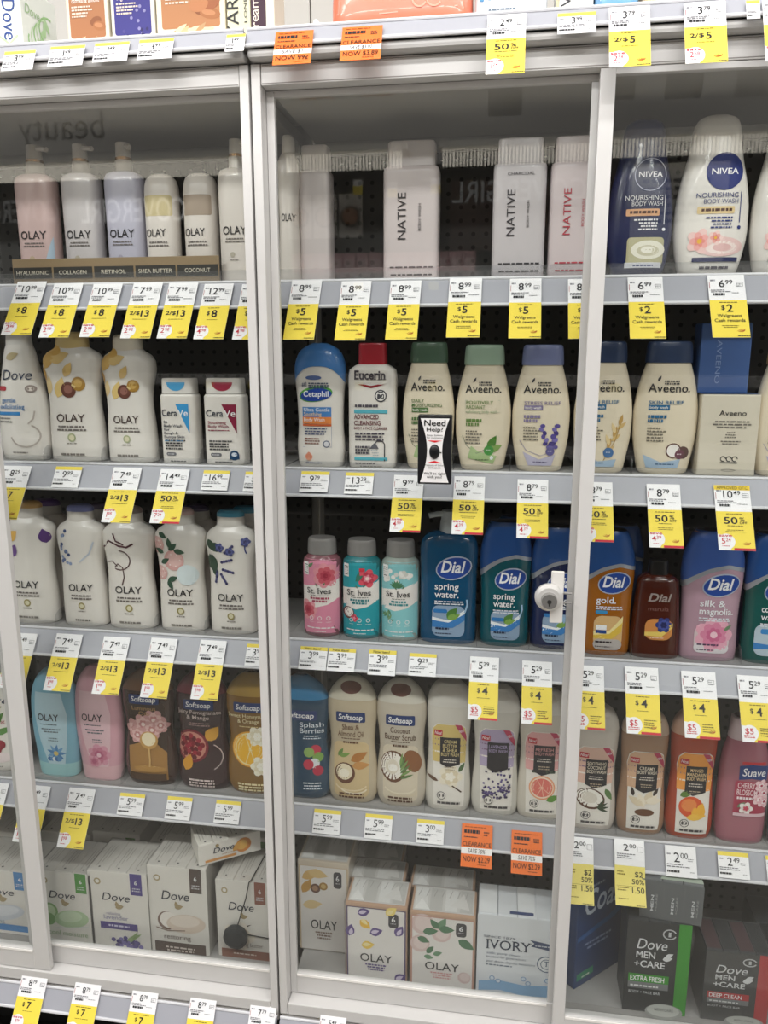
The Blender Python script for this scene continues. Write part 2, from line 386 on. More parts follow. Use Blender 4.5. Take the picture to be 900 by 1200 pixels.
def cap_sleeve(name, zlow, h, off=0.0006, ztop=1.0, m=None):
    def fn(o, F):
        b = MB(); F.loft(b, m or PLASTIC(h), ts=[i / 12 * (ztop - .5) + .5 for i in range(13)], off=off, zlow=zlow, N=48); b.build(name, o, True)
    return fn
def both(*fs):
    def fn(o, F):
        for f in fs: f(o, F)
    return fn

# ------------------------------------------------------------------ the setting
def slab(name, x0, x1, y0, y1, z0, z1, m): return struct(MB().box(x0, x1, y0, y1, z0, z1, m).build(name))
slab('floor', -4.5, 4.5, -4.6, 1.2, -0.06, 0.0, mat('A39E96', 0.4, noise=0.05, nscale=3))
slab('ceiling', -4.5, 4.5, -4.6, 1.2, 3.22, 3.28, mat('E6E4DF', 0.8))
slab('wall_back', -4.5, 4.5, 1.1, 1.2, 0.0, 3.22, mat('CFCBC4', 0.7))

SECTS = {'L': (-1.622, -0.3965), 'M': (-0.3925, 0.842)}
ZG0, ZG1 = 0.268, 1.845            # visible glass
case_label = {'L': 'pale grey locked display case holding the pump bottles and wavy white bottles', 'M': 'pale grey locked display case with the round silver lock and help button'}
for k, (x0, x1) in SECTS.items():
    c = thing('display_case', case_label[k], 'display case', ((x0 + x1) / 2, 0, 0), group=None)
    ox = (x0 + x1) / 2; X0, X1 = x0 - ox, x1 - ox
    for xa in (X0, X1 - 0.0145):
        MB().box(xa, xa + 0.0145, -0.022, 0.03, 0.196, 1.884, FRAME, 0.0012).build('post', c)
    for xa in ((X0 + 0.001,) if k == 'L' else (X1 - 0.0125,)): MB().box(xa, xa + 0.0115, 0.031, 0.385, 0.05, 1.884, FRAME2).build('side_panel', c)
    b = MB(); b.box(X0 + 0.0155, X1 - 0.0155, -0.02, 0.02, 1.8545, 1.8845, FRAME, 0.001)
    hp = b.build('header', c)
    b = MB()
    for za, zb in ((1.8565, 1.8575), (1.8815, 1.8825)): b.box(X0 + 0.017, X1 - 0.017, -0.0206, -0.019, za, zb, mat('8E8A86', 0.6))
    b.build('header_groove', hp)
    MB().box(X0 + 0.014, X1 - 0.014, 0.021, 0.385, 1.862, 1.8835, mat('A9A6A2', 0.5)).build('roof_panel', c)
    MB().box(X0 + 0.014, X1 - 0.014, 0.33, 0.345, 1.838, 1.8615, mat('8B8885', 0.5)).build('roof_stiffener', c)
    bp = MB().box(X0 + 0.0135, X1 - 0.0135, 0.361, 0.375, 0.1, 1.861, PEG).build('pegboard', c)
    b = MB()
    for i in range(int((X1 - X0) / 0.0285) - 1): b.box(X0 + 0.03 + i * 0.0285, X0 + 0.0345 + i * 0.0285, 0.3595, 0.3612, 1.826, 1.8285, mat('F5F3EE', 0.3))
    sl = b.build('painted_glints', c); sl['kind'] = 'stuff'  # white squares painted in place of bright reflections along the pegboard slots
    MB().box(X0, X1, 0.376, 0.388, 0.0, 2.6, mat('BDBAB5', 0.6)).build('back_panel', c)
    MB().box(X0 + 0.0155, X1 - 0.0155, -0.022, 0.05, 0.196, 0.221, FRAME, 0.002).build('door_track', c)
    MB().box(X0 + 0.0155, X1 - 0.0155, 0.0505, 0.36, 0.205, 0.2345, DECK).build('base_deck', c)
    MB().box(X0 + 0.014, X1 - 0.014, 0.06, 0.09, 0.0, 0.2045, DARK).build('plinth', c)
    MB().box(X0, X1, -0.03, 0.06, 0.0, 0.012, DARK).build('kick_plate', c)
# roofs carry an open shelf with its own ticket channel; one more channel runs under the doors
def tilted(b, x0, x1, ya, za, yb, zb, th, m):
    d = Vector((0, yb - ya, zb - za)).normalized(); n = Vector((0, d.z, -d.y)); vs = []
    for s in (0, 1):
        o = n * (-th if s else 0)
        if n.y > 0: o = -o
        for x, (y, z) in ((x0, (ya, za)), (x1, (ya, za)), (x1, (yb, zb)), (x0, (yb, zb))): vs.append((x, y + o.y, z + o.z))
    b.add(vs, [(0, 3, 2, 1), (4, 5, 6, 7), (0, 1, 5, 4), (1, 2, 6, 5), (2, 3, 7, 6), (3, 0, 4, 7)], m)
RAILS = {}
def rail(parent, x0, x1, ya, za, yb, zb):
    b = MB(); tilted(b, x0, x1, ya, za, yb, zb, 0.004, RAIL); r = b.build('price_rail', parent)
    b = MB(); b.tube([(x0, ya, za), (x1, ya, za)], 0.0028, RAILLIP); b.tube([(x0, yb, zb), (x1, yb, zb)], 0.003, RAILLIP); b.build('rail_lip', r)
PL = {}
for k, (x0, x1) in SECTS.items():
    t = thing('top_shelf', 'open shelf above the %s' % ('case with the pump bottles' if k == 'L' else 'case with the silver lock'), 'shelf')
    MB().box(x0 + 0.001, x1 - 0.001, -0.03, 0.375, 1.906, 1.926, mat('DAD8D6', 0.4)).build('shelf_board', t)
    rail(t, x0 + 0.001, x1 - 0.001, -0.034, 1.927, -0.046, 1.901)
    b = MB(); b.box(x0 + 0.001, x1 - 0.001, -0.042, 0.3, 1.886, 1.8985, FRAME2, 0.005); b.build('front_lip', t)
PL['top'] = ((-0.034, 1.927), (-0.046, 1.901))
for k, (x0, x1) in SECTS.items():
    t = thing('base_shelf', 'low shelf edge under the %s' % ('sliding doors of the case with pump bottles' if k == 'L' else 'doors of the case with the silver lock'), 'shelf')
    MB().box(x0 + 0.001, x1 - 0.001, -0.018, 0.05, 0.178, 0.192, mat('C8C5C2', 0.4)).build('shelf_board', t)
    rail(t, x0 + 0.001, x1 - 0.001, -0.026, 0.192, -0.05, 0.158)
PL['base'] = ((-0.026, 0.192), (-0.05, 0.158))
SHELF_OBJ = {}; ROWS = {}
row_word = {1: 'topmost', 2: 'second from the top', 3: 'third from the top', 4: 'lowest'}
for k, (x0, x1) in SECTS.items():
    parts = [('L', x0, x1)] if k == 'L' else [('M', x0, 0.1325), ('R', 0.1335, x1)]
    for sec, xa, xb in parts:
        for row in (1, 2, 3, 4):
            z = shelf_z(row, sec)
            t = thing('shelf', 'grey inside shelf, %s, %s' % (row_word[row], {'L': 'in the case with pump bottles', 'M': 'behind the pane with the help button', 'R': 'behind the pane past the lock'}[sec]), 'shelf')
            a, b_ = xa + (0.016 if sec == 'L' else 0.0005), xb - (0.016 if sec == 'R' else 0.0005)
            MB().box(a, b_, 0.103, 0.3595, z - 0.022, z, DECK).build('shelf_board', t)
            ya, za, yb, zb = 0.0985, z - 0.001, 0.069, z - 0.0455
            rail(t, a, b_, ya, za, yb, zb); PL[(sec, row)] = ((ya, za), (yb, zb))
            MB().box(a + .002, b_ - .002, 0.1035, 0.1055, z + 0.0005, z + (0.012 if row > 1 else 0.02), ACRYL).build('clear_lip', t)
            SHELF_OBJ[(sec, row)] = t
# sliding doors
def door(label, x0, x1, y, sl, sr, zb=0.222, zt=1.854, top=True, plastic_right=False):
    d = thing('sliding_door', label, 'door', ((x0 + x1) / 2, y, zb)); ox = (x0 + x1) / 2
    H = zt - zb; g0 = ZG0 - zb; g1 = (ZG1 if top else zt - 0.004) - zb; a, b_ = x0 - ox, x1 - ox
    if sl: MB().box(a, a + sl, -0.006, 0.006, 0.0005, H, FRAME, 0.001).build('stile', d)
    if sr and not plastic_right: MB().box(b_ - sr, b_, -0.006, 0.006, 0.0005, H, FRAME, 0.001).build('stile', d)
    if plastic_right: MB().box(b_ - sr, b_, -0.0035, 0.0035, g0, H, mat('C4C3C1', 0.25, coat=0.3)).build('edge_channel', d)
    r = MB().box(a + sl, b_ - (0 if plastic_right else sr), -0.006, 0.006, 0.0005, g0, FRAME, 0.001).build('bottom_rail', d)
    MB().box(a + sl + .001, b_ - sr - .001, -0.0075, -0.0058, g0 - 0.006, g0 - 0.0015, mat('EFECE8', 0.3)).build('bead', r)
    if top: MB().box(a + sl, b_ - (0 if plastic_right else sr), -0.006, 0.006, g1, H, FRAME, 0.001).build('top_rail', d)
    MB().box(a + sl - .001, b_ - sr + .001, -0.0018, 0.0018, g0 - .002, g1 + 0.002, GLASS).build('glass_pane', d)
    return d
door('sliding glass door nearest the corner, its stile in front of wavy white bottles', -1.606, -0.877, -0.012, 0.036, 0.034)
door('sliding glass door in front of the pale blue and pink ribbed bottles', -0.935, -0.4115, 0.011, 0.03, 0.008)
door('sliding glass door that carries the help button', -0.3775, 0.130, 0.011, 0.0125, 0.0145, plastic_right=True)
door('sliding glass door in front of the gold and amber bottles', 0.1245, 0.827, -0.012, 0.0215, 0.03)
# ------------------------------------------------------------------ lock and help button
lk = at(643, 699, -0.03); t = thing('showcase_lock', 'round silver plunger lock on the white door bracket', 'lock', tuple(lk))
b = MB(); b.cyl((0, 0.0, 0), (0, -1, 0), 0.0225, 0.0225, 0.006, mat('D8D6D3', 0.3, 0.35), 36); b.cyl((0, -0.006, 0), (0, -1, 0), 0.0225, 0.0175, 0.006, mat('D8D6D3', 0.3, 0.35), 36); b.build('lock_collar', t, True)
b = MB(); b.cyl((0, -0.012, -0.002), (0, -1, 0), 0.0128, 0.0122, 0.011, mat('A8A6A4', 0.25, 0.7), 32); b.build('lock_barrel', t, True)
b = MB(); b.cyl((0, -0.0232, -0.002), (0, -1, 0), 0.0036, 0.0036, 0.0003, DARK, 16); b.box(-0.001, 0.001, -0.0236, -0.0231, -0.0095, -0.002, DARK); b.build('keyhole', t)
b = MB(); b.box(0.003, 0.0235, 0.001, 0.007, -0.045, 0.042, mat('DDDAD6', 0.4), 0.002); b.box(-0.012, 0.003, 0.001, 0.016, -0.013, 0.013, mat('DDDAD6', 0.4), 0.002); b.build('bracket', t)
b = MB(); b.tube([(0.0235, 0.003, 0.006), (0.036, 0.003, 0.006)], 0.0022, mat('8C8A88', 0.4)); b.tube([(0.0235, 0.003, -0.010), (0.036, 0.003, -0.010)], 0.0022, mat('8C8A88', 0.4)); b.build('hinge_pin', t)

hA, hB = at(489.5, 527, -0.006), at(529.5, 527, -0.006); hT, hL = at(509.5, 486, -0.006), at(509.5, 567.5, -0.006)
W, H = hB[0] - hA[0], hT[2] - hL[2]
t = thing('help_button', 'black call button box with white hourglass panel on the glass', 'call button', ((hA[0] + hB[0]) / 2, 0.009, hL[2]))
MB().box(-W / 2, W / 2, -0.017, 0, 0, H, mat('17171A', 0.3, coat=0.2), 0.003).build('housing', t)
d = Deco(W, H, lambda x, z, off: (x, -0.017 - off, z), 0.01)
hg = [(-.42, .03), (.42, .03)] + [(.42 - .2 * math.sin(math.pi * q / 10), .03 + .92 * q / 10) for q in range(1, 10)] + [(.42, .95), (-.42, .95)] + [(-.42 + .2 * math.sin(math.pi * q / 10), .95 - .92 * q / 10) for q in range(1, 10)]
d.labelpoly(hg, 'E4E2E2'); d.T('Need', 0, .845, .62, .085, '1A1A1A', .012); d.T('Help?', 0, .765, .48, .06, '1A1A1A', .008)
d.T('Press button', 0, .70, .46, .024, '333333'); d.T('for assistance', 0, .665, .46, .024, '333333')
d.P([(-.22, .635), (.22, .635), (0, .607)], 'D42630'); d.P([(-.22, .315), (.22, .315), (0, .345)], 'D42630')
d.T('Presione el boton', 0, .27, .58, .026, '333333'); d.T('para ayuda', 0, .235, .38, .026, '333333'); d.T("We'll be right", 0, .145, .62, .036, '222222', .006); d.T('with you!', 0, .095, .45, .036, '222222', .006)
d.P([(.14, .463), (.2, .475), (.2, .451)], '1A1A1A')
d.build(t, ('face_plate', 'arrow', 'lettering'))
b = MB(); vs = []; n = 24
for r, y in ((1, 0), (.95, -.0025), (.7, -.0045)):
    for i in range(n): q = 2 * math.pi * i / n; vs.append((W * .155 * r * math.cos(q), -0.0175 + y, H * .475 + H * .105 * r * math.sin(q)))
b.add(vs, [(j * n + i, j * n + (i + 1) % n, (j + 1) * n + (i + 1) % n, (j + 1) * n + i) for j in (0, 1) for i in range(n)] + [tuple(range(2 * n, 3 * n))], mat('0E0E10', 0.35)); b.build('push_button', t, True)

# ------------------------------------------------------------------ price tags
INK, GRY, RED, YEL, WHT, ORG = '26262A', '6A6A70', 'C8283A', 'F4DC52', 'F3F2F4', 'F2762A'
def plane(key):
    (ya, za), (yb, zb) = PL[key]; d = np.array([0, yb - ya, zb - za]); d /= np.linalg.norm(d); n = np.array([0, d[2], -d[1]]); return np.array([0, ya, za]), d, n
TAGNO = [0]
def price_tag(key, kind, cx, y0, y1, wpx, ref, price='', sale='', save='', red=False, strip='', lean=0.0):
    P, d, n = plane(key); TAGNO[0] += 1
    P = P + n * (0.0042 + 0.0005 * (TAGNO[0] % 3)); ym = (y0 + y1) / 2
    T = on_plane(cx, y0, P, n); Bm = on_plane(cx, y1, P, n)
    pa, pb = on_plane(cx - wpx / 2, y0 + 5, P, n), on_plane(cx + wpx / 2, y0 + 5, P, n); W = pb[0] - pa[0]
    H = abs(np.dot(Bm - T, d)); th = math.atan2(d[1], -d[2])
    word = {'sale': 'white and yellow sale tag', 'cash': 'yellow cash reward tag', 'plain': 'small white shelf tag', 'clear': 'orange clearance tag', 'buy': 'yellow multi-buy tag'}[kind]
    o = thing('price_tag', '%s %sbelow the %s' % (word, ('reading %s ' % price) if price else '', ref), 'price tag', tuple(T), (th, 0, 0), group=None)
    if lean: o.rotation_euler = (th, lean, 0)
    MB().box(-W / 2, W / 2, -0.0003, 0.0003, -H, 0, mat(WHT if kind != 'clear' else ORG, 0.35)).build('ticket', o)
    D = Deco(W, H, lambda x, z, off: (x, -0.0003 - off * .5, z), 0.03); D.rng = random.Random(int(cx * 7 + y0))
    def money(s, u, v, h, m, bold=.006, al='c'):
        a, _, c = s.partition('.'); e = H / W / 0.69; wa = glyphs(a, bold)[3] * h * e; wc = glyphs(c, bold * .7)[3] * h * .58 * e if c else 0; gap = .07 * h * e
        x = u - (wa + wc + gap) / 2
        D.T(a, x, v, None, h, m, bold, al='l')
        if c: D.T(c, x + wa + gap, v + h * .42, None, h * .58, m, bold * .7, al='l')
    if kind in ('sale', 'cash', 'buy'):
        f = 38.0 / 66
        if strip: D.R(-.5, -.075, .5, 0, 'EBCB3C'); D.T(strip, 0, -.062, .86, .042, INK)
        D.label(-.5, -1, .5, -.41, YEL)
        money(price, -.02, -.20, .115, INK)
        D.R(-.44, -.10, -.36, -.075, '8A8A90'); D.R(-.35, -.10, -.30, -.075, 'B0B0B6')
        D.R(-.47, -.22, -.455, -.12, 'B06068')
        D.S_([(.27, -.125), (.44, -.125), (.44, -.19), (.27, -.19), (.27, -.125)], .012, '77777C')
        D.L(.28, -.16, .14, 2, .028, GRY, 'l', .4)
        D.L(-.44, -.255, .55, 2, .026, GRY, 'l', .5); D.L(-.38, -.335, .4, 1, .05, INK, 'l', .75); D.L(.12, -.30, .3, 1, .02, GRY, 'l')
        D.L(0, -.455, .62, 1, .025, '6A5C1E', 'c')
        if kind == 'cash':
            D.T('$', -.2, -.565, None, .065, INK, .01, al='l'); D.T(sale, -.06, -.6, None, .115, INK, .014, al='l', kw=1.05)
            D.T('Walgreens', 0, -.685, .66, .05, INK, .006); D.T('Cash rewards', 0, -.76, .82, .05, INK, .006)
            D.L(0, -.825, .5, 2, .025, '6A5C1E', 'c', .4)
        elif sale == '50%':
            D.T('50', -.3, -.6, .38, .10, INK, .014, al='l'); D.T('%', .13, -.555, .14, .055, INK, .01, al='l'); D.T('OFF', .13, -.6, .2, .035, INK, .01, al='l')
            D.L(0, -.635, .6, 1, .022, INK, 'c', .4); D.L(0, -.7, .56, 2, .026, '6A5C1E', 'c', .35)
        elif sale.startswith('2/'):
            D.T('2/$', -.38, -.585, .34, .062, INK, .014, al='l'); D.T(sale[3:], .0, -.615, None, .108, INK, .018, al='l', kw=1.1); D.L(0, -.67, .55, 1, .025, '6A5C1E', 'c', .35)
        elif sale:
            D.T('$', -.22, -.575, None, .07, INK, .014, al='l'); D.T(sale[1:], -.05, -.61, None, .12, INK, .018, al='l', kw=1.05); D.L(0, -.665, .5, 1, .025, '6A5C1E', 'c', .35)
        if save:
            pts = [(-.5, -1), (-.5, -.76)] + [(-.27 + .235 * math.cos(math.radians(q)), -.87 + .235 * W / H * math.sin(math.radians(q))) for q in range(120, -75, -15)] + [(-.18, -1)]
            D.P(pts, WHT)
            if save.startswith('$'):
                D.T(save, -.29, -.885, .24, .085, RED, .01); D.L(-.29, -.915, .34, 2, .025, RED, 'c', .5); D.L(.02, -.8, .38, 4, .035, '6A5C1E', 'l', .4)
            else:
                D.T('save', -.29, -.80, .36, .042, RED, .016); money(save, -.28, -.905, .085, RED, .006); D.L(-.3, -.945, .2, 1, .025, RED, 'c', .5)
        for q in range(3): D.arc(.27 + .02 * q, -.885 + .012 * q, .1 - .02 * q, .03, 200, 380 - 40 * q, .016, 'B5642A', 8)
        if red: D.R(-.08, -1, .5, -.965, RED)
        else: D.L(.5, -.985, .36, 1, .03, INK, 'r', .4, .1)
    elif kind == 'plain':
        if strip == 'none': pass
        else: D.label(-.5, -.16, .5, 0, 'F0DA58')
        if strip and strip != 'none': D.T(strip, -.05, -.135, .6, .11, INK, .004)
        money(price, 0.0, -.53, .31, INK, .0)
        D.R(-.45, -.30, -.33, -.25, '9A9AA0')
        D.L(.22, -.42, .24, 2, .06, GRY, 'l', .4); D.L(-.46, -.62, .75, 2, .07, GRY, 'l', .45); D.L(-.46, -.86, .42, 1, .12, INK, 'l', .6, .1); D.L(.28, -.84, .16, 1, .06, GRY, 'l')
    elif kind == 'clear':
        D.L(-.4, -.08, .8, 1, .04, '7A3A10', 'l', .4); D.L(-.42, -.22, .55, 1, .1, INK, 'l', .8, .1); D.L(.22, -.2, .2, 2, .06, INK, 'l', .6); D.L(-.42, -.32, .5, 1, .05, INK, 'l')
        D.T('CLEARANCE', 0, -.52, .92, .10, '2A1A10', .004)
        D.label(-.5, -.70, .5, -.55, 'F4F0EE'); D.T(save, 0, -.675, .56, .10, '2A1A10', .0, shear=.2); D.T(sale, 0, -.875, .86, .125, '2A1A10', .004)
        D.L(.05, -.94, .4, 1, .04, '7A3A10', 'l', .4)
    D.build(o, ('sale_panel' if kind != 'clear' else 'white_band', 'print_block', 'lettering')); return o

# ------------------------------------------------------------------ product print
K = '2B2A2C'; W_ = 'F2F0EE'; BR = '7A5A3C'
def olay(d, v=.29, w_=.5, u=0., dot='9A8F5A', col=K, h=.058):
    d.T('OLAY', u, v, w_, h, col, .004); d.L(u, v - .045, .5, 2, .026, '77706C', 'c', .5)
    if dot: d.C(u, v - .125, .07, dot); d.C(u, v - .125, .045, 'D9D3B4'); d.L(u, v - .175, .22, 1, .02, '8A847E')
    d.L(u, .05, .42, 1, .028, '8A847E', 'c', .6)
def olay_pump_art(tone, blue=False):
    def a(d):
        d.T('OLAY', .02, .34, .66, .055, K, .004); d.L(.02, .305, .55, 2, .02, '77706C')
        if blue: d.P([(.12, .02), (.46, .02), (.46, .36)], 'B9CEDF')
        d.C(-.05, .2, .07, tone); d.L(0, .16, .3, 1, .015, '8A847E')
    return a
def olay_small(tone):
    def a(d):
        d.label(-.42, .62, .42, .8, tone, .004); d.C(-.1, .72, .22, tone, 1.1)
        d.T('OLAY', -.08, .44, .62, .065, K, .004); d.L(-.02, .38, .62, 2, .03, '77706C'); d.C(-.08, .22, .1, 'B8A884'); d.C(-.08, .22, .06, tone); d.L(.05, .09, .6, 1, .03, '8A847E'); d.R(.3, .06, .42, .11, '55504A')
    return a
def native(col, top=''):
    def a(d):
        if top: d.T(top, .02, .735, .5, .022, col, .004)
        d.T('NATIVE', -.08, .47, .33, .15, col, .0, rot=90); d.T('BODY WASH', .19, .46, .19, .05, col, .0, rot=90)
        d.L(.02, .10, .8, 1, .022, col, 'c', .5, .1); d.L(.02, .045, .75, 1, .022, col, 'c', .5, .2)
    return a
def nivea(dark):
    ik = 'F1F1F4' if dark else '2B3A78'
    def a(d):
        if dark: d.arc(.1, .645, .235, .235 * d.W / d.H, 0, 360, .012, 'C9CCE0', 28)
        else: d.C(.1, .645, .25, '27357A', n=28)
        d.T('NIVEA', .1, .628, .36, .036, 'F4F4F8', .014)
        d.T('NOURISHING', .02, .485, .56, .03, ik, .002); d.T('BODY WASH', .07, .448, .46, .028, ik, -.004)
        d.R(-.24, .385, .26, .43, 'E7B48A' if dark else 'E9CF9C', .002); d.L(.02, .40, .42, 1, .024, '5A3A30', 'c', .7, .1)
        d.L(.24, .355, .36, 4, .02, ik, 'r', .5); d.S_([(.34, .52), (.34, .33)], .012, ik); d.C(.34, .3, .025, ik)
        if dark:
            d.label(-.2, .07, .36, .25, 'B9B48F', .006); d.E(.12, .17, .26, .06, 'E9E6D6'); d.E(.12, .165, .17, .035, 'C9C4A8'); d.E(.12, .17, .11, .022, 'F0EDE0'); d.R(-.22, .055, .34, .09, 'E4E4EA'); d.L(.06, .066, .36, 1, .02, '2B3A78')
        else:
            d.E(.1, .18, .32, .062, 'E8C6C2'); d.E(.12, .175, .22, .042, 'F3E2DC'); d.E(.13, .175, .13, .025, 'E2B9B6')
            d.flower(-.18, .215, .17, ('F0C9C4', 'EFA9A4', 'E58C80'), 5, 'E8B030'); d.flower(.03, .235, .1, ('F2D2CC', 'E8A49C', 'DB8078'), 5, 'E8B030')
            d.R(-.26, .085, .36, .113, '2C3158'); d.L(.05, .092, .5, 1, .018, 'D8D8E8'); d.L(.05, .04, .45, 1, .024, '4A4450', 'c', .7)
    return a
def dove_bottle(kind):
    def a(d):
        if kind == 'blue':
            d.leaf(-.18, .79, .28, 20, 'C4B48C', .5); d.T('Dove', .02, .63, .58, .075, '23304A', .0, .2)
            d.R(-.40, .545, -.2, .58, 'B8404A', .003); d.E(.28, .56, .1, .03, '9A8E88'); d.E(.28, .56, .06, .016, 'E2DAD2')
            d.T('gentle', -.16, .455, .3, .035, '3B76B0', .008); d.T('exfoliating', -.1, .405, .52, .035, '3B76B0', .008); d.R(-.42, .355, .06, .382, '3B86C4'); d.L(-.3, .33, .3, 2, .026, '777', 'l') if 0 else d.L(-.4, .325, .3, 2, .026, '777777', 'l')
            d.arc(.12, .2, .28, .09, 190, 420, .03, 'BDB4AC'); d.S_([(.2, .29), (.3, .33), (.33, .39)], .03, 'BDB4AC'); d.L(0, .06, .4, 1, .02, '8A847E')
        else:
            d.arc(.1, .87, .12, .03, 0, 360, .03, 'A89A72'); d.T('Dove', .08, .62, .8, .07, '23304A', 0, .2); d.leaf(.1, .58, .24, 10, 'A89A72', .5)
            d.T('revitalizing', .06, .46, .62, .025, 'B0505A'); d.R(-.3, .36, .1, .39, 'B03A44'); d.leaf(.1, .40, .4, 50, '4F7F3A'); d.leaf(.2, .36, .3, 20, '5F8F4A')
            for q in range(9): d.C(.12 + .18 * math.cos(q * 2.4) * (q / 9), .24 + .07 * math.sin(q * 2.4) * (q / 9), .09, ('A8283A', 'C0394A', '8E1F30')[q % 3], n=10)
            d.E(.15, .14, .36, .05, 'F3E4E4'); d.L(.1, .05, .4, 1, .02, '8A847E')
    return a
def gold_olay(d):
    for u, v, l, r, c in ((-.42, .72, .4, 60, 'D9B26A'), (-.4, .62, .34, 120, 'C99A4A'), (-.28, .78, .34, 20, 'E2C384'), (-.05, .66, .26, 60, 'DDBB78'), (-.38, .52, .3, 80, 'E8CE98'), (-.2, .50, .34, 70, 'DFC27E'), (-.1, .84, .3, 160, 'D4AA5C')): d.leaf(u, v, l, r, c, .55)
    d.C(.0, .56, .125, '6B4238', 1.0); d.C(-.005, .565, .07, '93655A'); d.C(.17, .605, .11, 'A8813C'); d.C(.165, .61, .065, 'C9A45C'); d.S_([(.06, .6), (.12, .58)], .03, 'E0C890')
    olay(d, .315, .48, .0, 'A9B08A', '4A3A36')
def cerave(c1, title, lines):
    def a(d):
        d.P([(-.26 + .1, .80), (.38, .80), (.38, .46)], c1) if 0 else d.P([(-.02, .705), (.34, .705), (.34, .37)], c1)
        d.T('Cera', -.42, .565, .44, .075, '1F2B3F', .008, al='l'); d.T('Ve', .04, .565, .28, .075, 'F4F4F4', .008, al='l')
        v = .48
        for s in title: d.T(s, -.38, v, .058 * len(s), .030, c1 if c1 != '3E9BD6' else '1F2B3F', .012, al='l'); v -= .043
        d.L(-.38, v + .005, .6, 1, .025, c1, 'l') if title else None
        for k in range(4): d.L(-.36, .27 - .032 * k, .58, 1, .022, '2B2B2E', 'l', .8, .2)
        d.R(-.34, .10, -.06, .14, '77777C', .004); d.L(-.3, .115, .2, 1, .018, 'EEEEEE', 'l'); d.L(0, .03, .5, 1, .026, '555555')
        if lines: d.C(.26, .115, .12, '24456A'); d.C(.26, .125, .07, 'D8E0EA', .7); d.R(.14, .07, .38, .095, '24456A')
    return a
def cetaphil(d):
    d.E(-.08, .725, .16, .018, '3A5A9A'); d.T('#1', -.32, .655, .1, .035, '1E2C5A', .01, al='l'); d.L(-.18, .675, .4, 3, .018, '33415F', 'l', .6, .1)
    d.E(-.05, .595, .34, .062, '5FA84A', 8, 24); d.E(-.04, .588, .315, .05, '24449A', 6, 24, True); d.T('Cetaphil', -.04, .575, .5, .045, 'F4F6FA', .012)
    d.R(-.32, .41, .26, .49, '4B84C4'); d.R(-.32, .355, .26, .41, 'E58A4A')
    d.T('Ultra Gentle', -.29, .455, .52, .028, 'F2F4F8', .008, al='l'); d.T('Soothing', -.29, .42, .36, .028, 'F5D4A8', .008, al='l'); d.T('Body Wash', -.29, .375, .42, .028, 'F4F4F8', .008, al='l')
    d.R(-.32, .335, .26, .352, 'C9643A'); d.L(-.28, .31, .5, 3, .022, '44507A', 'l'); d.L(-.28, .23, .36, 3, .02, '77402E', 'l')
    d.S_([(-.32, .165), (.26, .165), (.26, .335)], .008, '8A94B0'); d.C(.16, .19, .07, '55607A'); d.C(.16, .19, .05, 'D8D8DC')
    d.leaf(-.2, .06, .16, 90, 'E29072', .9); d.C(-.2, .085, .075, 'E8A48A'); d.L(-.1, .03, .4, 1, .02, '66708A')
def eucerin(d):
    d.T('Eucerin', -.02, .715, .66, .068, '38303A', .03, serif=1); d.P([(-.28, .675), (.28, .675), (.0, .645)], '9A2A34'); d.P([(-.18, .678), (.18, .678), (0, .664)], 'E4E2E0')
    d.C(.2, .585, .125, '44444A', n=24); d.C(.2, .585, .1, 'E3E0DC', n=24); d.R(.13, .56, .27, .60, '44444A', .002); d.R(.15, .61, .25, .62, '44444A')
    d.L(-.34, .495, .5, 1, .025, '55505A', 'l', .8, .1); d.R(-.36, .445, .34, .475, '5FB4C4')
    d.T('ADVANCED', -.36, .40, .52, .036, '6B2A34', .016, al='l'); d.T('CLEANSING', -.36, .35, .56, .036, '6B2A34', .016, al='l'); d.T('BODY & FACE CLEANSER', -.36, .315, .7, .022, '6B2A34', .012, al='l')
    d.L(-.34, .275, .62, 3, .024, '55505A', 'l', .6, .1); d.S_([(.28, .06), (.28, .20), (.24, .222), (.12, .222), (.08, .20)], .022, '3A3A40'); d.P([(-.04, .16), (.16, .16), (.1, .20), (.06, .205)], '5A5A62')
    for q in range(4): d.L(0 + .02 * q, .145 - .02 * q, .16, 1, .012, '88A0B0', 'l')
    d.L(-.34, .165, .34, 3, .024, '44404A', 'l', .7, .1); d.R(-.36, .065, .34, .09, '5FB4C4'); d.L(-.34, .035, .62, 1, .022, '55505A', 'l'); d.L(0, .012, .5, 1, .016, '8A847E')
def aveeno(sub, subcol, art, title='', box=False, tw=.48):
    def a(d):
        d.T('Aveeno', -.02, .625, .6, .062, K, .006); d.C(.3, .63, .015, K)
        d.leaf(-.18, .705, .1, 60, K); d.L(-.08, .70, .24, 2, .018, '2B2A2C', 'l', .6, .1)
        if box: d.S_([(-.32, .565), (.3, .565), (.3, .47), (-.32, .47), (-.32, .565)], .006, 'A3B09A')
        v = .535
        for s in title.split('|'): d.T(s, -.3, v, .048 * len(s) if len(s) < 14 else .5, .026, subcol, .008, al='l'); v -= .036
        if not box: d.R(-.3, v - .008, -.3 + .32, v + .03, subcol); d.T(sub, -.28, v + .002, .27, .02, 'F2EEE6', .006, al='l')
        else: d.T(sub, -.3, v, .55, .024, '8AA07A', 0, al='l')
        d.L(-.3, v - .07, .3, 2, .032, subcol, 'l', .75, .2); d.L(-.3, v - .15, .3, 5, .024, '7A7468', 'l', .45)
        art(d)
    return a
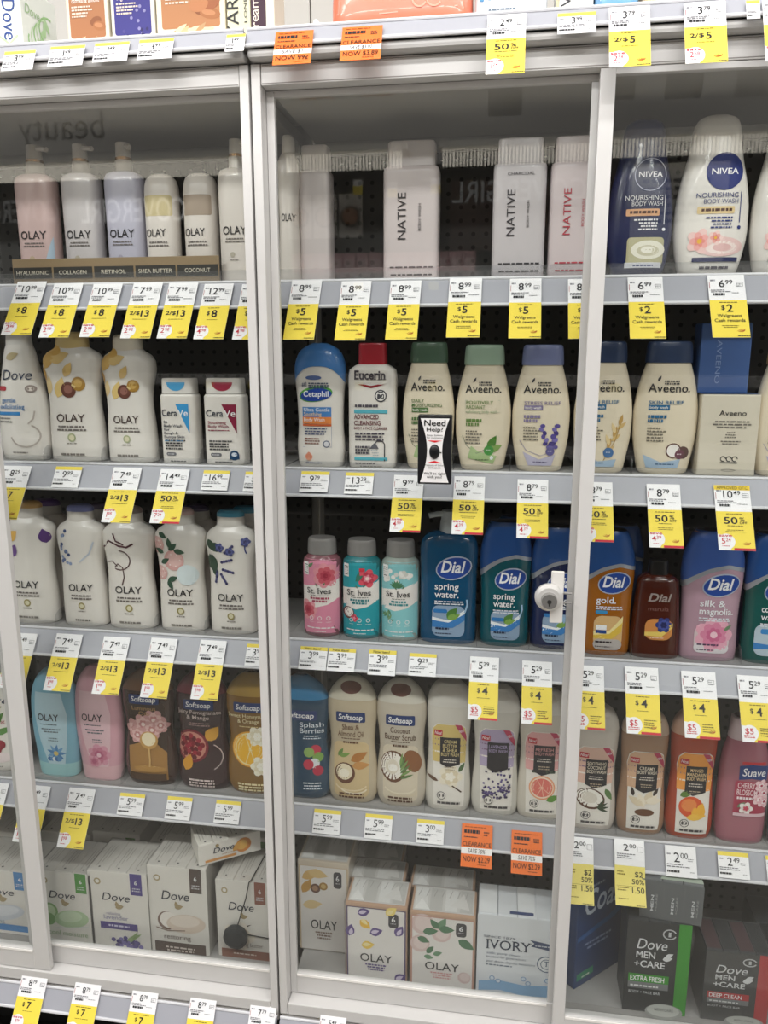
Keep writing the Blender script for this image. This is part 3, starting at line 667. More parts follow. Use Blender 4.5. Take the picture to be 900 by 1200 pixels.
def av_leaf(d):
    d.P([(-.26, .1), (.2, .055), (.26, .12), (.1, .14), (-.05, .15), (-.2, .2)], 'A9C08A'); d.S_([(-.36, .28), (-.28, .2), (-.1, .14), (.05, .17)], .012, '77806A')
    d.leaf(.1, .17, .3, 60, '4F7F34', .5); d.leaf(.12, .16, .26, 25, '7FA050', .5); d.C(.12, .165, .09, '3F8F3A'); d.L(.12, .165, .1, 1, .015, 'EEF2E8'); d.E(.17, .105, .03, .016, 'E8ECEE'); d.L(0, .085, .3, 1, .018, '5A6A4A')
def av_lav(d):
    d.P([(-.3, .16), (-.16, .1), (.1, .1), (.26, .14), (.2, .05), (-.2, .05)], 'BDB9CE'); d.S_([(-.36, .25), (-.24, .17), (.0, .13), (.2, .16)], .012, 'A49CB0')
    for u0, t in ((.18, 75), (.24, 88), (.12, 110)):
        for q in range(7): c = math.cos(math.radians(t)); s_ = math.sin(math.radians(t)); d.C(u0 + c * .05 * q * d.H / d.W * .5 + .02 * (-1) ** q, .2 + .028 * q, .045, ('5B5096', '473C7E', '7A70B0')[q % 3], .8, 30 * q, 8)
    d.C(.17, .165, .075, '5B5690'); d.L(.17, .165, .1, 1, .015, 'EEEEF4'); d.L(0, .075, .3, 1, .018, '6A6484')
def av_oat(d):
    for q in range(8): d.leaf(.05 + .03 * q, .16 + .03 * q, .2, 40 + 35 * (q % 3), ('D4B57A', 'C29C5A', 'E2CB9A')[q % 3], .35)
    d.S_([(.0, .08), (.2, .25), (.28, .38)], .012, 'B08C4A'); d.P([(-.4, .16), (-.1, .09), (.24, .11), (.2, .05), (-.3, .05)], 'A9BFD4'); d.C(.1, .16, .09, '3A6A9E'); d.L(.1, .16, .1, 1, .015, 'EEF2F6'); d.L(-.1, .075, .3, 1, .018, '4A6A8A')
def av_coco(d):
    d.P([(-.34, .15), (-.1, .09), (.24, .12), (.2, .05), (-.28, .05)], 'A9BFD4'); d.C(.12, .185, .12, '6B4A44'); d.C(.12, .185, .1, 'F0ECE6'); d.C(.27, .17, .1, '5A3F3A'); d.C(.22, .155, .075, '6A3A4A'); d.L(.22, .155, .1, 1, .015, 'F2E8EC'); d.L(0, .075, .36, 1, .02, '4A6A8A')
def olay_art(kind):
    def a(d):
        if kind == 'petal':
            for u, v, r, c in ((-.36, .76, 80, '5A3A78'), (-.32, .70, 40, 'E8B860'), (-.3, .56, 60, '7A5A9A'), (.42, .68, 100, '5A3A78'), (-.34, .5, 90, 'E8C070')): d.leaf(u, v, .28, r, c, .7)
        if kind == 'blueflower':
            for q in range(16): d.C(-.34 + .2 * d.rng.random(), .52 + .3 * d.rng.random(), .035, ('6F7FA6', '8E9DBE', '4A5A86')[q % 3], n=8)
            d.S_([(.35, .72), (.25, .62), (.05, .55)], .03, 'C7D0DE')
        if kind == 'swirl':
            d.S_([(-.42, .68), (-.3, .74), (-.1, .7), (.05, .69), (.18, .72)], .035, '5A3A40'); d.S_([(-.2, .8), (-.15, .74), (0, .71)], .03, '5A3A40')
            d.arc(-.1, .58, .2, .08, 90, -120, .022, '6A5454'); d.S_([(-.2, .52), (-.14, .55), (-.05, .52), (-.03, .44), (-.08, .37)], .022, '6A5454'); d.S_([(-.34, .56), (-.25, .57), (-.15, .53)], .02, '6A5454')
        if kind == 'berry':
            for u, v, r in ((-.4, .72, .16), (-.06, .60, .2), (-.34, .49, .14)): d.C(u, v, r, 'D9A9A4'); d.C(u + .02, v + .01, r * .75, 'E3BDB8'); [d.C(u + r * .6 * math.cos(q), v + r * .6 * math.sin(q) * d.W / d.H, .015, 'F6EAE6', n=6) for q in range(6)]
            for u, v, l, r in ((-.35, .82, .2, -30), (-.15, .68, .22, 40), (-.05, .68, .22, -10), (-.32, .57, .2, 30), (-.2, .43, .22, 20), (-.2, .43, .2, -60), (-.12, .70, .2, 100), (-.25, .66, .2, 160)): d.leaf(u, v, l, r, ('3E5A48', '54705A')[int(l * 100) % 2], .5)
            d.C(.18, .48, .2, 'D9E4E6'); d.C(.1, .47, .1, 'DCE8EA')
        if kind == 'lavender':
            for u, v, l, r in ((-.4, .78, .26, -60), (-.38, .66, .4, -70), (-.3, .66, .3, -110), (-.36, .74, .3, -20), (-.3, .55, .2, -60)): d.leaf(u, v, l, r, ('3F5444', '5A6F58')[r % 2], .6)
            for u, v, t in ((-.12, .60, 15), (-.14, .50, -60), (-.1, .54, -15), (-.22, .52, -100), (-.05, .68, 40)):
                for q in range(5): d.C(u + .05 * q * math.cos(math.radians(t)), v + .05 * q * math.sin(math.radians(t)) * d.W / d.H, .03, ('3F3E66', '5A5A86')[q % 2], n=8)
            for u, v in ((-.15, .72), (.05, .69), (.35, .77)): d.flower(u, v, .09, ('50568A', '6A70A6', '3F3E66'), 5)
            d.arc(.46, .72, .12, .07, 110, 220, .025, '50568A')
        olay(d, .305 if kind != 'lavender' else .285, .5, .03 if kind != 'petal' else -.02)
    return a
def stives(bg, c2, art):
    def a(d):
        d.label(-.465, .04, .465, .80, bg); d.P([(-.465, .52), (-.2, .535), (.1, .545), (.465, .6), (.465, .40), (.2, .34), (-.1, .31), (-.465, .34)], 'EFE9E4')
        art(d)
        d.T('St. Ives', -.02, .455, .62, .06, K, .004, serif=1); d.leaf(-.05, .53, .1, 120, '5F7F5A'); d.leaf(.1, .54, .1, 60, '5F7F5A'); d.L(0, .43, .5, 1, .016, '6A6460')
        d.L(0, .395, .5, 2, .03, c2, 'c', .7); d.R(-.42, .64, -.28, .77, 'F2F0EE'); [d.R(-.40, .66 + .02 * q, -.3, .668 + .02 * q, '333336') for q in range(5)]
        for q in (-.22, .0, .22): d.C(q, .2, .055, 'EFEDEB', 1, 0, 10); d.C(q, .2, .04, bg, 1, 0, 10); d.L(q, .155, .14, 1, .012, 'F0EEEC')
        d.L(0, .09, .74, 1, .02, 'F0EEEC', 'c', .6, .1); d.L(0, .055, .4, 1, .018, 'F0EEEC')
    return a
def si_rose(d):
    d.flower(.16, .64, .32, ('E59AA4', 'D0606E', 'B84456'), 7, '9E3044'); d.flower(-.32, .28, .26, ('E8A0A8', 'CF6472', 'B84456'), 7, '9E3044'); d.leaf(-.3, .72, .2, 40, '6F8F6A')
def si_orchid(d):
    d.flower(.2, .63, .24, ('E05A6A', 'C23A50', 'E890A0'), 5, 'F4D8D0'); d.leaf(-.1, .6, .26, 40, '3F7A6A'); d.leaf(-.05, .6, .26, 80, '3F7A6A'); d.C(-.3, .27, .16, '6A3A34'); d.C(-.29, .275, .125, 'F3EEE8'); d.flower(-.14, .22, .1, ('E05A6A', 'C23A50', 'E890A0'), 5); d.R(.0, .70, .14, .735, 'D63A4A')
def si_salt(d):
    for q in range(22): d.C(-.4 + .8 * d.rng.random(), .60 + .09 * d.rng.random() + .06 * d.rng.random(), .06, ('E9E7E2', 'D6D4CE', 'F4F2EE')[q % 3], n=8)
    for q in range(7): d.leaf(-.05, .55, .2, 20 + 22 * q, '4F7F5A', .35)
    for q in range(9): d.leaf(-.28, .2 + .015 * q, .18, 20 + 35 * q, ('5F8F6A', '86A87E')[q % 2], .35)
def dial(body, name, art, sub='', v0=.57, nm2='', pump_=False):
    def a(d):
        d.E(.1, v0, .31, .088, 'B4BCCC', 14, 28); d.E(.1, v0, .29, .078, '23479A', 14, 28, True); d.T('Dial', .09, v0 - .033, .42, .085, 'F6F6FA', .022, .25)
        d.T(name, -.22, v0 - .165, .045 * len(name) + .14, .05, 'EFF0F4', .008, al='l')
        vv = v0 - .165
        if nm2: vv -= .062; d.T(nm2, -.22, vv, .045 * len(nm2) + .14, .05, 'EFF0F4', .008, al='l')
        d.L(-.22, vv - .035, .5, 2, .018, 'E0E4EC', 'l', .5, .1)
        art(d, vv)
    return a
def dial_water(leafc):
    def art(d, vv):
        d.label(-.26, .06, .3, .30, '8FA6C0', .012); d.R(-.26, .275, .3, .31, '6B86A8') if 0 else None
        d.R(-.24, vv - .12, 0, vv - .09, '2F77B8', .003)
        d.P([(-.26, .21), (-.1, .17), (.1, .19), (.3, .27), (.3, .22), (.1, .15), (-.1, .135), (-.26, .16)], 'F0F4F8'); d.P([(-.26, .185), (-.1, .15), (.1, .165), (.3, .24), (.3, .19), (.1, .13), (-.26, .13)], '3F7FC0')
        d.S_([(.3, .25), (.34, .31), (.33, .35)], .03, '9FC0DE'); d.leaf(.0, .2, .26, 50, leafc, .6); d.leaf(.0, .2, .24, 20, '7FA650', .5); d.L(-.2, .115, .3, 1, .02, '26304A', 'l', .7); d.L(-.2, .08, .4, 1, .016, '26304A', 'l')
    return art
def dial_gold(d, vv):
    d.label(-.24, .07, .3, .33, 'D9B27A', .014); d.R(-.22, .345, -.0, .375, '3F8FC0', .003)
    d.P([(-.24, .2), (0, .185), (.2, .24), (.3, .33), (.3, .26), (.15, .17), (-.05, .14), (-.24, .16)], 'F2E2A0'); d.P([(-.24, .17), (0, .16), (.2, .2), (.3, .28), (.28, .2), (.1, .145), (-.24, .145)], 'E0BC4A')
    d.R(-.2, .215, .0, .255, 'F2F2F4'); d.R(-.2, .185, .0, .213, '24458A'); d.label(-.24, .05, .3, .14, 'B9B2AE', .01); d.L(-.2, .11, .4, 1, .02, '3A3034', 'l', .7); d.L(-.2, .075, .4, 1, .016, '3A3034', 'l')
def dial_silk(d, vv):
    d.label(-.27, .07, .3, .29, 'D8C4C8', .016); d.R(-.24, vv - .13, .06, vv - .095, 'E4E0EA', .004); d.flower(.04, .215, .3, ('E5A9BC', 'D886A4', 'C96A90'), 7, 'EFC6D2'); d.leaf(.2, .25, .16, 40, '6F8A6A')
    d.label(-.27, .07, .3, .15, 'DAD4D8', .01); d.L(-.22, .13, .45, 1, .018, '54405A', 'l', .7); d.L(-.22, .09, .4, 1, .02, '54405A', 'l')
def dial_coco(d, vv):
    d.label(-.3, .07, .4, .32, 'B6C6D2', .014); d.R(-.2, vv - .11, .2, vv - .07, '3F86C4', .003); d.C(.1, .24, .14, '6A4A40'); d.C(.1, .24, .11, 'F2EEE8'); d.P([(-.3, .17), (.1, .14), (.4, .22), (.4, .14), (-.3, .12)], '3F7FC0')
def dial_amber(d):
    d.T('Dial', .02, .60, .46, .08, '9C8E88', .02, .25); d.T('marula', -.2, .505, .4, .04, '7C5048', .004, al='l'); d.label(-.24, .2, .3, .42, 'D08A4A', .014)
    d.P([(-.24, .28), (-.05, .26), (.15, .30), (.3, .38), (.3, .33), (.1, .24), (-.24, .24)], 'E8CC6A'); d.flower(.12, .36, .16, ('2E3A7A', '4A56A0', '22285A'), 6); d.L(0, .22, .3, 1, .02, 'F0E0D0')
def softsoap_logo(d, v=.675, w_=.46): d.R(-w_ / 2 - .05, v - .014, w_ / 2 + .05, v + .066, '20386E', .003); d.T('Softsoap', 0, v + .008, w_, .042, 'F2F3F6', .016, .1)
def softsoap(t1, t2, bg, art, tc='5A4A40', edge=None):
    def a(d):
        if bg: d.label(-.34, .055, .34, .50, bg, .012)
        softsoap_logo(d); d.T(t1, 0, .60, .055 * len(t1) if len(t1) < 11 else .6, .044, tc, .004); d.T(t2, 0, .545, .05 * len(t2), .044, tc, .004); d.L(0, .525, .4, 1, .016, tc); d.L(0, .49, .3, 1, .02, tc, 'c', .8)
        art(d); d.L(0, .075, .5, 2, .026, tc, 'c', .6, .1)
    return a
def ss_shea(d):
    d.leaf(.0, .35, .36, 30, 'B4783A', .5); d.leaf(.02, .31, .34, 5, 'CB9456', .5); d.leaf(-.25, .38, .2, 60, '6F8F4A'); d.leaf(-.22, .38, .22, 20, '7FA050'); d.E(-.12, .25, .2, .085, '6A4430'); d.E(-.13, .26, .16, .065, 'EFE2C4'); d.E(-.13, .25, .1, .035, 'F8F0DC'); d.arc(0, .16, .3, .05, 190, 350, .03, 'E8D6B0'); d.arc(.05, .13, .25, .04, 190, 350, .03, 'F0E4CA')
def ss_coco(d):
    d.E(.24, .38, .16, .09, '8A5A38', 20); d.E(-.13, .33, .26, .125, '6A4630'); d.E(-.15, .335, .225, .108, 'F2ECE2'); d.E(-.16, .33, .13, .06, 'E2D8C6'); d.E(-.14, .32, .09, .03, 'F8F4EC')
    for q in range(6): d.leaf(.0, .24 + .02 * q, .28, 20 + 12 * q, ('5F7F4A', '7A9A5A')[q % 2], .2)
    d.arc(0, .17, .3, .05, 190, 350, .03, 'E6DCC6'); d.arc(.05, .14, .28, .04, 190, 350, .03, 'D8CBB0')
def ss_lum(d):
    d.label(-.36, .055, .36, .74, '3E2F26', .012); d.P([(-.36, .055), (.36, .055), (.36, .3), (.1, .42), (-.36, .34)], 'A87C44'); [d.flower(u, v, r, ('CF9C9A', 'E2BBB8', 'C48686'), 6, 'EED8D2') for u, v, r in ((-.2, .5, .2), (.16, .585, .2), (-.04, .545, .2), (.12, .5, .18), (-.16, .45, .16), (.28, .54, .14))]
    d.C(.05, .41, .17, 'C79A58'); d.C(.05, .42, .13, 'F0E2C0'); d.S_([(.05, .34), (.06, .24), (.05, .18)], .03, 'D8B070'); d.E(.05, .17, .2, .02, 'D9B678'); d.E(.05, .165, .12, .012, 'EBD09A'); d.E(.05, .16, .3, .03, 'B58848')
    softsoap_logo(d, .74); d.T('Luminous', 0, .675, .44, .035, 'B08A5A', .002); d.T('Oils', 0, .63, .2, .035, 'B08A5A', .002); d.R(-.34, .055, .34, .12, '4A3320'); d.L(0, .095, .5, 2, .025, 'E0C89A', 'c', .6, .1)
def ss_pom(d):
    softsoap_logo(d, .715); d.T('Juicy Pomegranate', .0, .665, .8, .034, 'D8C8C4', .004); d.T('& Mango', -.02, .62, .42, .034, 'D8C8C4', .004); d.L(0, .58, .4, 2, .018, 'B89A98')
    d.leaf(.12, .44, .34, 50, 'D8A03A', .7); d.C(-.16, .385, .32, '7A1F2E'); d.C(-.16, .385, .27, 'C98A7A')
    for q in range(24): d.C(-.16 + .2 * math.cos(q * 2.4) * math.sqrt(q / 24) * 1.1, .385 + .2 * math.sin(q * 2.4) * math.sqrt(q / 24) * 1.1 * d.W / d.H, .05, ('7E1626', '9C2036', '5E0E1C')[q % 3], n=8)
    d.leaf(-.3, .17, .34, 70, 'D89A34', .6); d.arc(.1, .3, .3, .12, -60, 60, .015, 'D8C8C4'); d.L(0, .085, .5, 3, .026, 'D8C8C4', 'c', .6, .1)
def ss_honey(d):
    softsoap_logo(d, .715); d.T('Sweet Honeysuckle', .02, .655, .84, .034, 'EFE0B0', .004); d.T('& Orange', 0, .61, .42, .034, 'EFE0B0', .004); d.L(0, .575, .4, 1, .018, 'E0CC90')
    d.C(.02, .39, .36, 'E8A41E', n=28); d.C(.02, .39, .33, 'F2E2A8', n=28); d.C(.02, .39, .3, 'EDB52E', n=28)
    for q in range(10): t = math.radians(36 * q); d.S_([(.02, .39), (.02 + .3 * math.cos(t), .39 + .3 * math.sin(t) * d.W / d.H)], .016, 'F2E2A8')
    d.flower(.16, .50, .2, ('F2ECD8', 'E4DABC', 'F8F4E6'), 6); d.flower(.22, .25, .2, ('F2ECD8', 'E4DABC', 'F8F4E6'), 6); d.L(0, .085, .5, 3, .026, 'EFE0B0', 'c', .6, .1)
def ss_blue(d):
    softsoap_logo(d, .68, .5); d.T('Splash', .2, .61, .4, .04, 'DDE8F2', .004); d.T('Berries', .2, .56, .4, .04, 'DDE8F2', .004); d.L(.2, .53, .3, 2, .02, 'DDE8F2')
    for u, v, c in ((.26, .42, 'C23A50'), (.3, .36, '7FA650'), (.24, .31, 'E0E4E8'), (.3, .25, 'B8304A'), (.14, .3, 'C23A50'), (.15, .4, '8FB060')): d.C(u, v, .09, c)
    d.L(.2, .14, .4, 3, .024, 'DDE8F2')
def store(band, t1, art, bg='E9E4DC', tcol='D8C48A'):
    def a(d):
        pts = [(-.30, .05), (.34, .05), (.36, .10), (.36, .45), (.40, .60), (.36, .68), (.28, .705), (-.24, .705), (-.33, .67), (-.36, .60), (-.32, .45), (-.31, .2)]
        d.labelpoly(pts, bg); d.P([(-.33, .40), (.37, .40), (.39, .60), (.35, .675), (.27, .70), (-.23, .70), (-.32, .665), (-.35, .60)], band)
        for v in (.575, .53, .475): d.R(-.33, v, .38, v + .012, ('3A3230', 'F0E8E0', '8A6A8A')[int(v * 1000) % 3])
        art(d); d.P([(-.17, .39), (.0, .36), (.26, .39), (.26, .60), (-.17, .60)], '26242A')
        v = .555
        for s in t1.split('|'): d.T(s, .045, v, min(.38, .052 * len(s)), .026, tcol, .008); v -= .034
        d.L(.045, v, .3, 2, .018, 'D8D0C4'); d.L(.045, v - .06, .3, 2, .018, 'B8A890')
        d.P([(.14, .705), (.28, .70), (.38, .62), (.39, .565)], 'B83A5A'); d.T('NEW', .285, .645, .1, .02, 'F4E8EC', .01)
        d.R(-.30, .61, -.12, .655, 'C22A3A', .001); d.T('Nice!', -.21, .622, .15, .024, 'F6F0F0', .01, .2)
        d.C(-.13, .135, .095, '4A4648', 1, 0, 20); d.C(-.13, .135, .08, 'E6E1DA', 1, 0, 20); d.L(-.13, .15, .11, 3, .014, '4A4648'); d.L(.03, .068, .5, 1, .026, '4A4648', 'c', .7, .05)
    return a
def st_vanilla(d): d.flower(.06, .29, .26, ('EFE6D2', 'E0D2B4', 'F6F0E2'), 5); d.leaf(.24, .33, .24, 60, '4F6A44'); d.leaf(-.2, .25, .3, 160, '6A5040', .3); d.S_([(.1, .22), (.3, .17)], .03, '4A3428')
def st_lav(d):
    for q in range(80): d.C(-.26 + .58 * d.rng.random(), .15 + .25 * d.rng.random() * (.35 + .65 * d.rng.random()), .026, ('4A3F6E', '6A5E92', '362C54')[q % 3], n=8)
def st_grape(d): d.C(.02, .265, .27, 'E8A47A', n=26); d.C(.02, .265, .24, 'F4DCC8', n=26); d.C(.02, .265, .21, 'E0766A', n=26); [d.S_([(.02, .265), (.02 + .21 * math.cos(q * .7), .265 + .21 * math.sin(q * .7) * d.W / d.H)], .014, 'F0C0A8') for q in range(9)]; d.leaf(.12, .165, .3, 20, '5F8F3A', .5); d.R(-.2, .38, .28, .40, '3A4A3A')
def st_coco(d): d.leaf(.24, .36, .3, -60, '5F7F4A', .4); d.E(-.05, .275, .3, .085, '5A3A2A', -15); d.E(-.06, .28, .27, .072, 'F2EEE6', -15); d.E(-.07, .285, .17, .045, 'DDD6CA', -15); [d.leaf(.1, .2, .24, -20 + 25 * q, '3A4A34', .25) for q in range(4)]
def st_cream(d):
    for q, (u, v, r) in enumerate(((0, .28, 30), (.05, .27, 70), (.02, .24, 110), (.0, .26, 150), (.05, .3, 0))): d.leaf(u, v, .34, r, ('EFE4D0', 'E2D2B6')[q % 2], .5)
    d.E(.04, .2, .2, .03, '6A4630'); d.leaf(.2, .34, .2, 60, '3A2E2A'); d.leaf(-.2, .33, .2, 100, '3A2E2A')
def st_mango(d): d.E(-.02, .27, .25, .085, 'D9582E', 20); d.E(-.06, .285, .16, .05, 'E88A4A', 20); d.leaf(.08, .17, .42, 70, 'F0B23A', .7); d.leaf(-.1, .18, .42, 10, 'F2C04A', .4); d.leaf(-.25, .35, .3, 30, '5F7F3A', .5)
def suave(d):
    d.label(-.2, .25, .36, .66, '9A3040', .004) if 0 else d.label(-.22, .24, .42, .52, 'A83A52', .004)
    d.R(-.12, .655, .36, .675, 'C4303A', .002); d.P([(-.16, .53), (.1, .545), (.40, .53), (.42, .64), (.1, .655), (-.16, .64)], '263F7A'); d.T('Suave', .13, .565, .46, .06, 'F0F0F4', .008, .15)
    d.T('CHERRY', .0, .465, .34, .045, 'F2D4D8', .01); d.T('BLOSSOM', .02, .41, .4, .045, 'F2D4D8', .01); d.L(.02, .375, .38, 1, .025, 'F0E0E4', 'c', .8, .05)
    for u, v in ((.3, .49), (.36, .43), (.28, .38), (.38, .36)): d.flower(u, v, .14, ('F0CDD2', 'E8B4BC', 'F6E4E6'), 5, 'B03050')
    d.leaf(-.15, .31, .2, 40, '6F8A6A'); d.flower(.02, .305, .14, ('F0E8E4', 'E0D4D0', 'C04058'), 5); d.R(-.22, .24, .42, .265, 'D8B8C0'); d.L(.1, .247, .5, 1, .016, '6A2A3A')
def rib_olay(bg, fl):
    def a(d):
        d.labelpoly([(-.3, .80), (.24, .80), (.34, .6), (.3, .35), (.22, .13), (-.12, .13), (-.26, .35), (-.34, .6)], bg)
        d.T('OLAY', -.04, .545, .44, .062, K, .004); d.L(-.04, .505, .4, 1, .018, '55606A'); d.L(-.0, .46, .4, 2, .025, '6A747C'); d.L(.03, .375, .26, 2, .022, '6A747C')
        fl(d)
    return a
def fl_blue(d): [d.leaf(.06, .235, .2, 40 * q, ('4F86B8', '6FA2CC')[q % 2], .35) for q in range(9)]; d.C(.06, .235, .05, 'D8C070'); [d.C(-.08 + .05 * q, .18, .05, ('3A6EA4', '5A8EC0', 'DDE8EE')[q % 3], n=8) for q in range(5)]
def fl_pink(d): d.flower(.05, .24, .24, ('E0A0B4', 'CF8098', 'BC6484'), 7, 'EFC6D2'); d.flower(-.06, .18, .13, ('E0A0B4', 'CF8098', 'BC6484'), 6)

# ------------------------------------------------------------------ bottles on the inside shelves
WH = PLASTIC('E9E4DD'); WH2 = PLASTIC('E2DAD2'); CREAM = PLASTIC('E6DAC2'); NECKC = PLASTIC('E6E1DB')
GOLDRING = mat('C9A27A', 0.25, 0.8)
def wave_cap(h, top=None):
    def fn(o, F):
        g = Form(F.W, F.D, F.H, [(.862, .53, .62), (.87, .545, .64), (.955, .53, .62), (.985, .50, .58), (1, .40, .46)], 2.4); b = MB(); g.loft(b, PLASTIC(h)); c = b.build('cap', o, True)
        if top:
            b = MB(); f = Form(F.W, F.D, F.H, [(.957, .54, .63), (.985, .515, .6), (1.004, .41, .47)], 2.4); f.loft(b, PLASTIC(top)); b.build('cap_top', c, True)
    return fn
def pumpcap(t0, col, side=1, rad=.2, dx=0.0, ring=None): return lambda o, F: pump(o, F.W, F.H, t0, dx, PLASTIC(col), ring or GOLDRING, side, 1.0, rad)
def av_cap(h): return cap_loft('cap', [(.842, .71, .8), (.85, .72, .8), (.96, .69, .77), (.99, .66, .72), (1, .6, .66)], h)
def native_cap(h): return cap_loft('cap', [(.822, .86, .86), (.99, .84, .84), (1, .8, .8)], h)
def dial_cap(blue='1F4C8C'):
    zl = lambda c: .755 - .075 * max(0, (.25 - c)) ** 1.3 * 1.5 - .05 * max(0, c - .35)
    return both(cap_sleeve('silver_band', lambda c: zl(c) - .03 - .02 * max(0, -c), 'B9BDC6', .0004, 0.93, mat('B9BDC6', 0.3, 0.5)), cap_sleeve('cap', zl, blue, .0008))
def stcap(h='D8D4CC'): return cap_loft('cap', [(.835, .95, .95), (.885, .915, .9), (.94, .81, .78), (.98, .66, .64), (1.002, .5, .52)], h)
B = bottle; OLW = 'body_wash_bottle'
# topmost inside shelf
B('olaypump', 1, 'L', 21, 73, 171, .055, 'tall pink pump bottle at the end of the topmost inside row', PLASTIC('D9BDB9'), olay_pump_art('C9B49A', True), pumpcap(.795, 'D2CBC4', 1, .22), yfront=.15, name='pump_bottle')
B('olaypump', 1, 'L', 75, 124, 170, .055, 'tall pale grey pump bottle with its nozzle turned sideways', PLASTIC('CFC9C9'), olay_pump_art('B8B0A0'), pumpcap(.795, 'D2CBC4', 1, .22), yfront=.15, name='pump_bottle')
B('olaypump', 1, 'L', 125, 174, 168, .055, 'tall lavender grey pump bottle beside the short round-topped bottles', PLASTIC('BFBDCC'), olay_pump_art('A8A4B4'), pumpcap(.795, 'D2CBC4', .6, .22), yfront=.15, name='pump_bottle')
B('olaysmall', 1, 'L', 172, 213, 205, .05, 'short white round-topped bottle beside the lavender pump bottle', WH2, olay_small('CDBE94'), yfront=.15)
B('olaysmall', 1, 'L', 217, 258, 204, .05, 'short white round-topped bottle with a tan band at its shoulder', WH2, olay_small('A89888'), yfront=.15)
B('olaypump', 1, 'L', 257, 302, 164, .055, 'white pump bottle half hidden by the frame post', WH2, olay_pump_art('B8B0A0'), pumpcap(.795, 'D8D2CA', 1, .22), yfront=.13, name='pump_bottle')
B('wave', 1, 'M', 326, 354, 160, .06, 'tall white bottle tucked against the side panel on the topmost shelf', WH2, lambda d: d.T('OLAY', .1, .42, .6, .05, K, .003), wave_cap('D8D2CA'), yfront=.14)
B('native', 1, 'M', 351, 393, 173, .05, 'pale flat rectangular bottle standing edge-on near the side panel', PLASTIC('CFC6C4'), None, native_cap('C6BEBC'), yfront=.17)
B('native', 1, 'M', 449, 517, 168, .05, 'pale pinkish rectangular bottle with vertical black lettering, alone beside the gap', PLASTIC('D3C8C7'), native('3A3638', ''), native_cap('CBC2C1'), yfront=.15)
B('native', 1, 'M', 577, 639, 165, .05, 'light grey rectangular bottle with vertical black lettering', PLASTIC('C4BEC0'), native('38363A', 'CHARCOAL'), native_cap('BCB6B8'))
B('native', 1, 'M', 642, 702, 163, .05, 'pale rectangular bottle with vertical red lettering', PLASTIC('CFC2C3'), native('B04450', ''), native_cap('C6BABB'))
B('nivea', 1, 'R', 711, 789, 142, .055, 'dark blue tapered bottle on the topmost inside shelf', PLASTIC('1E2750'), nivea(True), cap_sleeve('cap', lambda c: .84, '262E58', .0005))
B('nivea', 1, 'R', 790, 878, 137, .055, 'white tapered bottle with a round blue emblem', WH, nivea(False), cap_sleeve('cap', lambda c: .84, 'E4DFD8', .0005))
B('nivea', 1, 'R', 880, 962, 139, .055, 'white tapered bottle cut off by the picture edge', WH, nivea(False), cap_sleeve('cap', lambda c: .84, 'E4DFD8', .0005))
# second row
B('dove', 2, 'L', -2, 60, 388, .055, 'white teardrop bottle with a blue stripe at the row end', WH, dove_bottle('blue'), cap_loft('cap', [(.89, .5, .56), (.99, .44, .5), (1, .36, .42)], 'E4E0DA'))
B('wave', 2, 'L', 54, 127, 389, .055, 'white bottle with gold nut picture and tan neck, by the teardrop bottle', WH, gold_olay, wave_cap('D6BC82'))
B('wave', 2, 'L', 122, 187, 392, .055, 'white bottle with gold nut picture, pale neck, by the blue wedge bottle', WH, gold_olay, wave_cap('E2D8C6'))
def cap_mark(o, F, h):
    f = Form(F.W, F.D, F.H, [(.825, .9, .92), (.985, .88, .9), (1, .84, .86)], 5); d = Deco(F.W, F.H, f.front())
    d.fan([(.26 * F.W * math.cos(math.radians(q)), .955 * F.H - .1 * F.H * math.sin(math.radians(q))) for q in range(0, 181, 15)], h, .0004, d.lab); d.build(o, ('cap_mark', 'x', 'y'))
CC = [(.825, .9, .92), (.985, .88, .9), (1, .84, .86)]
B('cerave', 2, 'L', 188, 239, 443, .045, 'square white bottle with a blue wedge on its label', WH, cerave('3E9BD6', ('SA', 'Body Wash', 'for', 'Rough &', 'Bumpy Skin'), False), both(cap_loft('cap', CC, 'E6E2DC'), lambda o, F: cap_mark(o, F, '4FA2D4')))
B('cerave', 2, 'L', 239, 294, 443, .045, 'square white bottle with a maroon wedge on its label', WH, cerave('8A2440', ('Soothing', 'Body Wash'), True), both(cap_loft('cap', CC, 'E6E2DC'), lambda o, F: cap_mark(o, F, 'A03048')))
B('cetaphil', 2, 'M', 347, 406, 402, .05, 'white bottle with a domed blue cap and oval blue emblem', WH, cetaphil, cap_sleeve('cap', lambda c: .815 - .13 * abs(c) ** 2.2, '4580C2', .0008))
B('eucerin', 2, 'M', 408, 467, 402, .045, 'white rectangular bottle with a red flip cap', WH, eucerin, cap_loft('cap', [(.832, .585, .74), (.985, .565, .72), (1, .53, .66)], 'B02A36'))
B('aveeno', 2, 'M', 472, 533, 401, .05, 'cream bottle with a dark green cap behind the help button', CREAM, aveeno('body wash', '5A7A4A', av_leaf, 'DAILY|MOISTURIZING'), av_cap('4A6350'))
B('aveeno', 2, 'M', 534, 599, 404, .05, 'cream bottle with a pale green cap and leaf picture', CREAM, aveeno('exfoliating body wash', '6A8A4A', av_leaf, 'POSITIVELY|RADIANT', True), av_cap('9DB5A0'))
B('aveeno', 2, 'M', 600, 668, 404, .05, 'cream bottle with a lavender blue cap and lavender sprig', CREAM, aveeno('body wash', '8A80A0', av_lav, 'STRESS RELIEF'), av_cap('7880A8'))
B('aveeno', 2, 'R', 672, 741, 400, .05, 'cream bottle with a navy cap and oat picture beside the white door stile', CREAM, aveeno('body wash', '2F6A94', av_oat, 'SKIN RELIEF'), av_cap('2E3E5E'))
